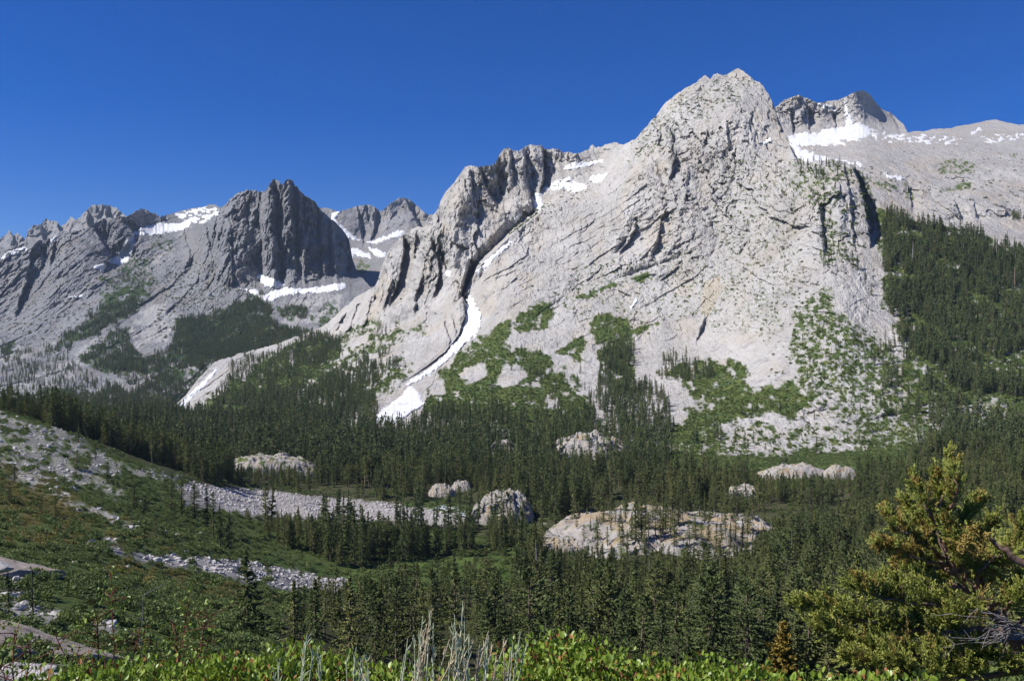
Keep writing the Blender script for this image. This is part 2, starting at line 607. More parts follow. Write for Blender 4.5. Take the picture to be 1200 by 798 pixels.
def d_facet(amp, lam, zs=1.0, tilt=0.0, mask=None, seed=0.0, rough=0.25):
    """angular blocks of jointed granite: every cell is a small plane of its own"""
    def f(U, V, X, Y, Z):
        c, s = math.cos(tilt), math.sin(tilt)
        a, b = (X*c+Z*s)/lam, (-X*s+Z*c)*zs/lam
        n1, n2 = fbm(X/lam*1.3+seed, Y/lam*.2, Z/lam*1.3, 3), fbm(X/lam*1.3+40+seed, Y/lam*.2, Z/lam*1.3, 3)
        a = (a+rough*n1+seed*11.3).astype(np.float32); b = (b+rough*n2+seed*3.7).astype(np.float32)
        ia, ib = np.floor(a).astype(np.int32), np.floor(b).astype(np.int32)
        best = np.full(a.shape, 9.0, np.float32); val = np.zeros(a.shape, np.float32)
        for da in (-1, 0, 1):
            for db in (-1, 0, 1):
                h = _perm[(_perm[(ia+da) & 255]+ib+db) & 255]
                ca, cb = ia+da+0.5+0.42*_gx[h]*1.2, ib+db+0.5+0.42*_gy[h]*1.2
                pa, pb = a-ca, b-cb
                d2 = pa*pa+pb*pb
                v = _gz[h]*0.6+pa*_gx[h+7]*1.3+pb*_gy[h+13]*1.0
                m = d2 < best
                best = np.where(m, d2, best); val = np.where(m, v, val)
        return amp*val*(mask(U, V) if mask else 1)
    return f


def region(pts, soft=14):
    def m(U, V):
        return sstep(-soft, soft, poly_sd(U, V, pts))
    return m


SNOW = []


def snow_on(R, pts, label, amp=1.5, scale=7.0, thick=5.0, speck=None, seed=0.0, name='snow_patch', mat=None, cat='snow patch', group=None, soft=1.3):
    """a bank of snow lying on the rock: its own mesh, sunk under the rock along its ragged edge"""
    P = np.array(pts)
    jj = np.where((R.U[0] > P[:, 0].min()-6) & (R.U[0] < P[:, 0].max()+6))[0]
    j0, j1 = jj[0], jj[-1]+1
    sub = (R.V[:, j0:j1] > P[:, 1].min()-6) & (R.V[:, j0:j1] < P[:, 1].max()+6)
    ii = np.where(sub.any(1))[0]
    i0, i1 = ii[0], ii[-1]+1
    u, v = R.U[i0:i1, j0:j1], R.V[i0:i1, j0:j1]
    sd = poly_sd(u, v, pts)+amp*1.5*fbm(u/scale+seed, v/scale, 0*u+7.7, 5, 0.75)-0.3
    if speck:
        n = fbm(u/speck[0]+seed, v/(speck[0]*0.5), 0*u, 4, 0.6)
        sd = np.minimum(sd, (n-speck[1])*12)
    m = np.clip(sd/soft, -1.0, 1.0)
    D = R.D[i0:i1, j0:j1]
    Ds = np.minimum(blur(D, 2, 2), D+0.3)-thick*m-0.2*thick*np.clip(sd/4, 0, 1)
    Ds = np.where(m < 0, D+thick*1.0*(-m), Ds)
    x, y, z = (u-HU)/F*Ds, Ds, -(v-HV)/F*Ds
    nr, nc = u.shape
    fc = grid_faces(nr, nc)
    keep = (m.ravel()[fc] > -0.9).any(1)
    fc = fc[keep]
    if len(fc) == 0:
        return None
    used, inv = np.unique(fc, return_inverse=True)
    vt = np.stack([x, y, z], -1).reshape(-1, 3)[used]
    o = mesh_obj(name, vt, inv.reshape(-1, 4), mat or M_snow)
    tag(o, label, cat, group)
    for k in ('veg',):
        a = getattr(R, k)[i0:i1, j0:j1]; a[m > 0] = 0
    return o

# ----------------------------------------------------------------- the far peaks
def const(x):
    return lambda U, V: x


R_fl = make_relief(
    crest=[(-150, 300), (-60, 275), (-20, 285), (0, 280), (6, 276), (11, 270), (16, 277), (20, 272), (30, 281), (33, 270), (42, 263), (48, 264), (53, 256), (58, 259), (66, 260),
           (71, 266), (78, 261), (83, 254), (88, 259), (94, 257), (100, 248), (108, 241), (120, 240), (128, 242), (136, 245), (146, 253), (160, 258), (200, 265), (260, 270)],
    base=[(-150, 330), (260, 300)],
    cols={-150: [(240, 7200), (300, 6500)], 60: [(240, 7300), (320, 6400)], 120: [(240, 7000), (300, 6300)], 260: [(240, 7300), (300, 6500)]},
    u0=-150, u1=230, jag=(1.8, 2.4), back=(1200, 0.8), seed=2,
    feats=[saw([(45, 255), (52, 300)], 16, 200), saw([(100, 245), (108, 300)], 30, 260), saw([(122, 238), (130, 300)], 22, 220), saw([(66, 255), (74, 300)], 16, 200), saw([(12, 268), (16, 300)], 12, 150)],
    detail=[d_facet(70, 190, 0.5, tilt=0.2, seed=8), d_facet(30, 70, 0.6, seed=9), d_rid(160, 380, 0.5, 5, seed=1), d_fbm(60, 120, 0.6, 4)])
finish_relief(R_fl, 'far_ridge', M_far, 'row of small blue-grey jagged peaks on the far left skyline')

R_mid = make_relief(
    crest=[(350, 240), (374, 244), (382, 243), (390, 246), (396, 248), (406, 246), (414, 243), (421, 241), (428, 240), (434, 241), (438, 243), (446, 248), (451, 245), (456, 240), (462, 236), (466, 233), (472, 232),
           (478, 234), (484, 237), (492, 244), (500, 251), (506, 252), (512, 250), (540, 262)],
    base=[(350, 360), (540, 360)],
    cols={350: [(240, 4900), (262, 4600), (300, 3700), (350, 3000)], 420: [(238, 5000), (285, 4600), (292, 4100), (310, 3700), (350, 3100)],
          470: [(230, 5100), (274, 4700), (282, 4200), (300, 3800), (350, 3100)], 540: [(240, 5100), (280, 4700), (300, 4000), (350, 3100)]},
    u0=350, u1=530, jag=(1.2, 0.8), back=(900, 0.8), seed=5,
    feats=[saw([(418, 246), (424, 286)], 14, 130), saw([(440, 246), (434, 285)], 16, 140), saw([(474, 232), (494, 275)], 30, 160), saw([(426, 242), (432, 262)], 10, 80)],
    detail=[d_facet(50, 150, 0.5, tilt=0.2, seed=8), d_facet(22, 50, 0.6, seed=9), d_rid(110, 300, 0.5, 5, seed=3), d_fbm(45, 90, 0.6, 5)])
paint(R_mid, 'dark', [(372, 240), (398, 246), (420, 243), (450, 250), (440, 285), (400, 275), (380, 256)], speck=(12, -0.1), val=0.5)
paint(R_mid, 'veg', [(408, 318), (424, 306), (436, 310), (428, 322), (416, 330)], speck=(8, -0.15))
finish_relief(R_mid, 'far_cirque', M_far, 'twin grey peaks above a snowy basin behind the dark tower')
for pts, lab, sp in [
    ([(388, 251), (400, 247), (397, 252), (392, 256), (398, 263), (412, 274), (422, 282), (414, 283), (400, 273), (389, 261)], 'narrow curved snow strip descending just right of the dark tower skyline', None),
    ([(396, 281), (405, 282), (410, 290), (415, 300), (412, 310), (404, 318), (397, 315), (405, 305), (401, 292)], 'snow chute hugging the right foot of the dark tower', None),
    ([(413, 289), (425, 294), (436, 298), (434, 303), (420, 300), (410, 296)], 'small snow bank in the basin, next to the snow chute', None),
    ([(430, 289), (444, 292), (454, 297), (452, 302), (438, 299)], 'small snow bank in the basin, touching the pale left flank of the big massif', None),
    ([(428, 284), (440, 281), (456, 275), (466, 270), (476, 271), (470, 277), (455, 281), (440, 286)], 'snow strip under the taller of the twin far peaks', None)]:
    snow_on(R_mid, pts, lab, thick=12, amp=1.2, scale=5, group='snow patches on the far peaks')

# ----------------------------------------------------------------- the left mountains with the dark tower
def tower_ribs(U, V, D):
    kn = [(200, 0), (228, 10), (240, -20), (246, 15), (262, -50), (276, -60), (304, 120), (307, 125), (310, 40), (321, -55), (323, -35), (329, 60), (336, -45), (345, -62),
          (347, -20), (352, 10), (357, -50), (360, -5), (366, -20), (376, 60), (380, 30), (389, 80), (393, 50), (409, 190), (430, 190)]
    k = np.array(kn, float)
    lean = (V-212)*0.06
    w = 3.0*fbm(U/12, V/30, 0*U+1.7, 3)
    p = np.interp(U-lean+6+w, k[:, 0], k[:, 1])
    g = (1-sstep(322, 346, V+0.10*(330-U)*(U < 300)))
    g = g*sstep(205, 225, U)
    return p*g*0.95


def low_left(U, V):
    return sstep(350, 400, V)


def left_face(U, V):
    return sstep(248, 262, V)


R_left = make_relief(
    crest=[(-170, 330), (-60, 305), (0, 295), (12, 291), (26, 287), (40, 282), (54, 281), (66, 277), (72, 271), (80, 273), (88, 271), (98, 269), (108, 266), (114, 260), (120, 258), (130, 255), (140, 254), (148, 254), (154, 252),
           (160, 247), (166, 245), (172, 247), (176, 250), (182, 251), (188, 254), (194, 253), (200, 251), (208, 249), (216, 246), (224, 245), (232, 244), (238, 243), (244, 241), (250, 240), (256, 244), (260, 244), (265, 240), (268, 236), (273, 231), (280, 226), (286, 225),
           (290, 223), (296, 224), (300, 223), (303, 226), (306, 224), (309, 227), (313, 222), (316, 217), (319, 212), (322, 210), (326, 212), (329, 216), (331, 217), (334, 213), (337, 211), (341, 210), (344, 214), (346, 219), (348, 218), (350, 223), (352, 224), (356, 228), (364, 234), (370, 238),
           (374, 244), (380, 250), (385, 255), (390, 258), (398, 266), (404, 273), (409, 282), (412, 300), (418, 318), (430, 332), (445, 348), (470, 362), (520, 385)],
    base=[(-170, 545), (0, 530), (150, 515), (300, 480), (520, 470)],
    cols={-170: [(330, 3500), (400, 2800), (450, 2200), (500, 1500), (540, 1150)],
          0: [(296, 3600), (330, 3430), (380, 3150), (400, 2900), (420, 2700), (450, 2200), (480, 1800), (520, 1350)],
          60: [(278, 3700), (310, 3480), (360, 3200), (395, 2950), (430, 2500), (460, 2050), (500, 1550)],
          115: [(258, 3850), (290, 3600), (320, 3400), (350, 3200), (390, 2880), (430, 2450), (470, 1950), (500, 1550)],
          150: [(252, 3900), (285, 3700), (300, 3750), (312, 3600), (330, 3400), (370, 3050), (410, 2650), (440, 2300), (480, 1800)],
          180: [(250, 4250), (262, 4150), (290, 3750), (330, 3420), (370, 3050), (410, 2650), (440, 2300), (480, 1800)],
          215: [(246, 4700), (265, 4200), (300, 3650), (330, 3400), (360, 3100), (400, 2700), (440, 2350), (470, 2150), (500, 2000)],
          250: [(243, 3650), (265, 3450), (300, 3330), (330, 3230), (360, 3060), (390, 2800), (420, 2480), (450, 2250), (480, 2050)],
          320: [(212, 3350), (260, 3290), (310, 3240), (330, 3150), (345, 3000), (370, 2800), (400, 2550), (430, 2150), (460, 1750)],
          370: [(238, 3350), (280, 3300), (320, 3220), (335, 3060), (350, 2900), (380, 2650), (410, 2350), (440, 1900)],
          409: [(280, 3320), (310, 3220), (330, 3050), (350, 2850), (380, 2550), (410, 2250), (440, 1850)],
          450: [(330, 3050), (350, 2850), (380, 2550), (410, 2250), (440, 1850)], 520: [(350, 2900), (380, 2700), (440, 1900)]},
    u0=-170, u1=500, jag=(1.8, 2.2), back=(900, 0.9), seed=11, blur_px=(7, 4),
    feats=[tower_ribs,
           saw([(36, 292), (30, 330), (18, 365)], 30, 80), saw([(50, 290), (46, 315)], 14, 60), saw([(62, 285), (58, 312)], 16, 70),
           saw([(110, 268), (128, 300), (118, 316)], 34, 120), saw([(142, 258), (156, 272), (138, 300)], 14, 120), saw([(176, 250), (190, 262)], 14, 120),
           saw([(118, 258), (122, 285)], 12, 60), saw([(166, 247), (168, 262)], 8, 50),
           saw([(214, 268), (222, 300), (214, 320)], 26, 40), saw([(240, 262), (246, 300)], 20, 55), saw([(268, 260), (272, 330)], 18, 50),
           saw([(285, 228), (289, 262)], 9, 40)],
    detail=[d_rid(80, 230, 0.35, 5, 0.55, seed=2, tilt=-0.25), d_fbm(45, 180, 0.6, 5, 0.55, seed=4), d_rid(26, 60, 0.4, 4, 0.6, seed=8, tilt=-0.3),
            d_facet(26, 70, 0.22, tilt=-0.15, seed=1), d_facet(15, 28, 0.25, tilt=-0.2, seed=2), d_facet(8, 13, 0.4, tilt=-0.2, seed=3), d_rid(34, 46, 0.10, 5, 0.62, seed=61, tilt=-0.06, mask=lambda U, V: sstep(215, 240, U)*(1-sstep(325, 350, V))),
            d_crack(16, 70, 0.35, 3, tilt=-0.35, seed=3), d_crack(14, 45, 1.0, 3, tilt=0.6, seed=6), d_fbm(13, 26, 0.7, 5, 0.65, seed=9),
            d_rid(40, 90, 0.35, 5, 0.55, seed=41, tilt=-0.85, mask=low_left), d_rid(16, 30, 0.5, 4, 0.6, seed=43, tilt=-0.8, mask=low_left)])
# trees and bushes cover the shelves; the tower's shade is painted into its rock colour
for pts, sp in [
    ([(120, 345), (160, 332), (176, 345), (168, 358), (140, 375), (108, 392), (76, 405), (60, 412), (72, 396), (100, 380), (118, 362)], (9, -0.35)),
    ([(118, 325), (165, 318), (185, 330), (170, 345), (130, 350)], (7, 0.05)),
    ([(136, 318), (150, 300), (175, 305), (182, 325), (160, 330)], (7, 0.1)),
    ([(92, 418), (130, 390), (150, 385), (146, 400), (168, 415), (172, 435), (150, 440), (110, 432)], (10, -0.2)),
    ([(130, 428), (200, 410), (250, 400), (300, 395), (330, 400), (270, 428), (220, 432), (160, 440)], (11, -0.25)),
    ([(205, 375), (240, 372), (300, 348), (318, 362), (322, 380), (365, 388), (330, 400), (270, 425), (230, 420), (205, 400)], (12, -0.45)),
    ([(50, 460), (90, 450), (120, 470), (200, 440), (260, 428), (250, 450), (205, 485), (120, 505), (60, 490)], (9, 0.02)),
    ([(325, 362), (355, 356), (362, 370), (340, 374), (328, 372)], (8, -0.2)), ([(365, 370), (392, 350), (398, 368), (380, 384), (366, 382)], (8, -0.05)),
    ([(175, 440), (205, 432), (228, 434), (215, 446), (180, 452)], (9, -0.4)), ([(0, 405), (16, 400), (14, 412), (0, 416)], None),
    ([(176, 262), (205, 285), (200, 292), (178, 292)], (6, 0.1))]:
    paint(R_left, 'veg', pts, speck=sp, amp=5, scale=11)
paint(R_left, 'dark', [(215, 268), (258, 244), (290, 222), (322, 212), (345, 214), (408, 280), (404, 312), (345, 332), (270, 330), (225, 300)], speck=(16, -0.1), val=0.15)
paint(R_left, 'dark', [(110, 262), (180, 248), (186, 262), (150, 300), (120, 312), (88, 290)], speck=(10, -0.2), val=0.7)
paint(R_left, 'warm', [(60, 284), (90, 276), (100, 280), (70, 296), (45, 300)], val=0.4)
paint(R_left, 'warm', [(150, 254), (165, 244), (178, 250), (175, 262), (156, 266)], val=0.5)
for pts, sp in [([(0, 455), (60, 430), (110, 402), (118, 410), (90, 440), (60, 470), (30, 500), (0, 500)], (14, -0.25)), ([(100, 462), (150, 440), (185, 436), (150, 465), (110, 480)], (12, -0.2)), ([(150, 452), (200, 448), (240, 440), (200, 476), (150, 478)], (12, -0.2)),
                ([(140, 405), (165, 360), (185, 352), (210, 375), (205, 395), (160, 410)], (14, -0.3)), ([(0, 400), (40, 410), (60, 405), (20, 430), (0, 430)], (12, -0.1)), ([(170, 425), (230, 418), (250, 425), (200, 440)], (12, -0.2)), ([(200, 300), (216, 268), (190, 290), (170, 320)], (14, 0.0)),
                ([(345, 345), (400, 345), (400, 372), (330, 385), (325, 375)], (14, -0.2))]:
    paint(R_left, 'tan', pts, speck=sp, amp=7, scale=14, soft=3, val=0.8)
R_left.tan = R_left.tan*(1-R_left.veg)
for pts, sp in [([(0, 470), (60, 455), (130, 470), (120, 500), (0, 515)], (12, -0.1)), ([(140, 490), (200, 465), (222, 468), (205, 490), (150, 505)], (12, -0.6))]:
    paint(R_left, 'veg', pts, speck=sp, amp=7, scale=14, soft=3)
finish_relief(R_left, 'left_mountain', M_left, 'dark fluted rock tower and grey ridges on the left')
for pts, lab, kw in [
    ([(152, 276), (163, 268), (175, 264), (190, 262), (205, 262), (222, 259), (224, 266), (205, 272), (190, 275), (168, 276)], 'broad snow band in the saddle left of the dark tower', {}),
    ([(149, 281), (158, 273), (157, 290), (152, 300), (150, 307), (139, 312), (124, 306), (138, 299), (142, 290)], 'crooked snow chute falling from the saddle left of the dark tower', dict(amp=0.6)),
    ([(108, 311), (124, 308), (124, 313), (120, 321), (116, 316), (111, 315)], 'little snow patch below the end of the crooked snow chute', dict(amp=0.6, thick=4)),
    ([(205, 251), (222, 246), (238, 243), (259, 245), (255, 253), (240, 261), (225, 263), (213, 259)], 'speckled snow on the skyline next to the left edge of the dark tower', dict(speck=(7, -0.05))),
    ([(0, 301), (15, 292), (30, 289), (36, 294), (15, 299), (2, 305)], 'snow strip near the left end of the skyline', dict(speck=(9, -0.2))),
    ([(55, 283), (65, 277), (67, 281), (59, 285)], 'tiny snow patch beside a reddish slope on the left ridge', {}),
    ([(300, 325), (305, 321), (325, 328), (334, 332), (330, 338), (312, 337)], 'snow patch banked against the foot of the dark tower', {}),
    ([(282, 339), (300, 338), (310, 345), (335, 337), (360, 338), (378, 335), (406, 331), (405, 338), (385, 343), (360, 344), (335, 346), (318, 353), (311, 352), (300, 346)], 'long snow ribbon on the ledge below the dark tower', {}),
    ([(82, 348), (96, 345), (97, 348), (86, 351)], 'tiny snow patch among bushes on the left mountain', {})]:
    snow_on(R_left, pts, lab, **dict(dict(thick=9, amp=1.2, scale=5, group='snow patches on the left mountains'), **kw))

# ----------------------------------------------------------------- snowy peaks and slabs far right
R_rt = make_relief(
    crest=[(860, 150), (890, 135), (912, 124), (917, 119), (923, 116), (930, 114), (936, 112), (942, 114), (949, 117), (955, 120), (960, 121), (966, 120), (973, 119), (981, 118), (989, 115), (994, 112), (1000, 109), (1006, 107), (1011, 106),
           (1015, 108), (1019, 111), (1025, 119), (1030, 125), (1035, 130), (1039, 131), (1043, 132), (1051, 139), (1059, 147), (1064, 156), (1072, 155), (1082, 154), (1093, 152), (1106, 151), (1120, 149),
           (1132, 147), (1147, 144), (1158, 142), (1167, 140), (1174, 142), (1181, 144), (1190, 146), (1200, 147), (1260, 152), (1400, 170)],
    base=[(860, 260), (940, 262), (1020, 290), (1400, 340)],
    cols={860: [(125, 3000), (180, 2600), (250, 2000)],
          936: [(112, 3000), (150, 2920), (158, 2820), (170, 2600), (190, 2300), (220, 2000), (260, 1700)],
          975: [(117, 3050), (145, 2950), (153, 2850), (170, 2550), (190, 2250), (220, 1950), (260, 1700)],
          1011: [(107, 3000), (140, 2900), (152, 2800), (165, 2500), (190, 2200), (220, 1950), (250, 1750), (290, 1500)],
          1064: [(156, 2900), (170, 2500), (190, 2250), (205, 2120), (220, 2000), (240, 1900), (260, 1800), (300, 1500)],
          1120: [(148, 3150), (158, 2850), (170, 2500), (200, 2150), (212, 2080), (230, 1900), (260, 1780), (300, 1500)],
          1200: [(147, 3200), (160, 2800), (180, 2400), (200, 2100), (222, 1950), (260, 1780), (310, 1500)],
          1400: [(147, 3200), (165, 2800), (185, 2400), (225, 1950), (265, 1780), (330, 1500)]},
    u0=862, u1=1400, jag=(1.3, 0.9), back=(800, 0.8), seed=21,
    feats=[saw([(924, 130), (930, 158)], 12, 70), saw([(945, 128), (948, 152)], 14, 60), saw([(975, 130), (978, 150)], 10, 70), saw([(1013, 110), (1034, 150)], 40, 30), saw([(1042, 134), (1052, 152)], 12, 60),
           gully_flat([(1100, 262), (1180, 258), (1200, 254)], 12, 25), gully_flat([(1150, 212), (1190, 200), (1215, 198)], 14, 30), gully_flat([(1050, 228), (1100, 236), (1130, 232)], 16, 40),
           saw([(1118, 238), (1126, 258)], 16, 30), saw([(1140, 240), (1145, 258)], 16, 26), saw([(1062, 215), (1068, 245)], 16, 30)],
    detail=[d_rid(45, 170, 0.5, 5, 0.5, seed=2), d_fbm(30, 160, 0.8, 5, 0.5, seed=4), d_facet(18, 70, 0.8, tilt=-0.5, seed=5), d_facet(10, 26, 0.8, tilt=0.3, seed=6), d_facet(5, 12, 0.8, tilt=0.3, seed=7), d_rid(12, 50, 1.2, 4, 0.55, seed=7, tilt=0.35), d_fbm(5, 16, 0.8, 4, 0.6, seed=9)])
for pts, sp in [
    ([(1095, 195), (1110, 186), (1130, 188), (1150, 195), (1140, 204), (1120, 203), (1100, 202)], (6, 0.08)),
    ([(1100, 222), (1125, 216), (1140, 216), (1138, 222), (1110, 225)], (8, -0.2)), ([(1060, 215), (1070, 220), (1070, 235), (1063, 232)], (7, -0.1)),
    ([(1010, 205), (1040, 214), (1055, 220), (1030, 222)], (7, 0.0)), ([(1165, 178), (1195, 180), (1193, 184), (1168, 182)], (7, 0.0))]:
    paint(R_rt, 'veg', pts, speck=sp, amp=3)
paint(R_rt, 'warm', [(1060, 185), (1110, 182), (1130, 198), (1100, 210), (1065, 200)], val=0.35, speck=(18, -0.2))
paint(R_rt, 'warm', [(1055, 212), (1090, 210), (1090, 245), (1060, 240)], val=0.4, speck=(18, -0.2))
paint(R_rt, 'dark', [(914, 122), (936, 112), (975, 119), (990, 140), (975, 150), (930, 156)], val=0.45, speck=(10, -0.1))
finish_relief(R_rt, 'right_peaks', M_peak, 'pale summit ridge with a sharp snowy peak and bare slabs at the far right')
for pts, lab, kw in [
    ([(922, 160), (940, 155), (958, 156), (970, 151), (985, 150), (1000, 146), (1011, 144), (1020, 150), (1022, 158), (1008, 163), (1012, 166), (985, 165), (990, 169), (960, 170), (930, 172)], 'big bright snowfield in the bowl under the sharp right peak', {}),
    ([(925, 168), (945, 176), (968, 184), (985, 188), (1012, 190), (1010, 195), (975, 192), (950, 194), (938, 188)], 'snow strip under the big snowfield, running to the tree-topped shoulder', {}),
    ([(958, 121), (975, 124), (986, 132), (980, 134), (965, 128)], 'slanting snow patch on the left ridge of the sharp right peak', dict(speck=(6, -0.3))),
    ([(987, 118), (992, 117), (995, 130), (1001, 145), (991, 149), (991, 135)], 'thin snow couloir splitting the sharp right peak', {}),
    ([(1015, 152), (1050, 158), (1090, 158), (1130, 162), (1120, 170), (1080, 168), (1030, 168)], 'speckled snow scattered along the slabs right of the big snowfield', dict(speck=(7, 0.12))),
    ([(1137, 156), (1148, 149), (1150, 152), (1142, 158)], 'small slanting snow dash under the rounded right summit', {}),
    ([(1150, 160), (1200, 156), (1215, 160), (1190, 166), (1150, 168)], 'few snow specks at the right edge of the photo', dict(speck=(6, 0.18))),
    ([(1034, 203), (1050, 206), (1062, 209), (1056, 212), (1040, 208)], 'faint snow strip above the cliff band left of the right slabs', {})]:
    snow_on(R_rt, pts, lab, thick=7, amp=1.6, scale=6, group='snow patches on the right peaks', **kw)

# ----------------------------------------------------------------- the big granite massif
DIAG = [(535, 362), (545, 343), (560, 313), (600, 274), (650, 236), (700, 214), (735, 196), (760, 170)]


def diag_step(U, V, D):
    P = np.array(DIAG, float)
    L = np.interp(U, P[:, 0], P[:, 1])
    s = L-V+1.5*fbm(U/9, V/9, 0*U, 3)
    g = sstep(525, 560, U)*(1-sstep(735, 765, U))
    return sstep(-1, 6, s)*85*g+sstep(-1, 5, s)*np.clip(1-s/22, 0, 1)*45*g*(1-sstep(610, 660, U))


def couloir(U, V, D):
    """the snow gully: a trough running from the notch down to the apron"""
    P = np.array([(556, 318), (552, 345), (558, 370), (552, 392), (535, 413), (510, 432), (480, 452), (465, 480), (455, 500)], float)
    L = np.interp(V, P[:, 1], P[:, 0])
    hw = np.interp(V, [300, 340, 380, 420, 450, 500], [6, 10, 14, 14, 14, 30])
    s = (U-L)/hw
    dep = np.interp(V, [300, 330, 400, 440, 500], [40, 50, 28, 10, 0])
    return dep*np.clip(1-s*s*0.5, 0, 1)*sstep(300, 330, V)*(1-sstep(480, 505, V))+dep*0.9*np.where(s > -1, np.clip(1-(s+1)/4, 0, 1), 0)*sstep(-1.2, -1.0, s)*sstep(300, 330, V)*(1-sstep(430, 460, V))


face = region([(385, 385), (500, 255), (580, 180), (740, 160), (860, 80), (930, 170), (960, 330), (900, 420), (790, 430), (680, 400), (560, 420), (470, 410), (420, 440)], 20)
ribs_m = region([(390, 380), (500, 250), (560, 185), (720, 165), (640, 235), (555, 310), (535, 380), (430, 440)], 10)
slabs_m = region([(560, 330), (740, 195), (800, 260), (900, 420), (700, 440), (580, 390)], 15)
shoulder_m = region([(930, 190), (1020, 200), (1030, 320), (1010, 400), (900, 420), (840, 300)], 20)

def toe_benches(U, V, D):
    """rock benches that step down to the forest at the right-centre"""
    q = 0
    for k, (pts, w, d) in enumerate([([(770, 470), (800, 462), (850, 468), (880, 480)], 16, 22), ([(835, 520), (870, 512), (930, 515), (1010, 520), (1060, 515)], 20, 30), ([(900, 498), (950, 488), (975, 482)], 14, 18),
                                     ([(640, 450), (700, 430), (760, 452)], 14, 14), ([(740, 478), (780, 474), (810, 482)], 12, 16), ([(1040, 400), (1090, 418), (1110, 430)], 10, 14)]):
        q = q+gully_flat(pts, w, d*0.3)(U, V, D)
    return q


def apron_l(U, V):
    return sstep(-15, 25, V-np.interp(U, [300, 400, 500, 560, 700], [400, 385, 350, 380, 470]))*(1-sstep(640, 740, U))


def apron_r(U, V):
    return sstep(-20, 20, V-np.interp(U, [560, 700, 780, 900, 1000], [440, 410, 440, 450, 390]))*sstep(600, 700, U)


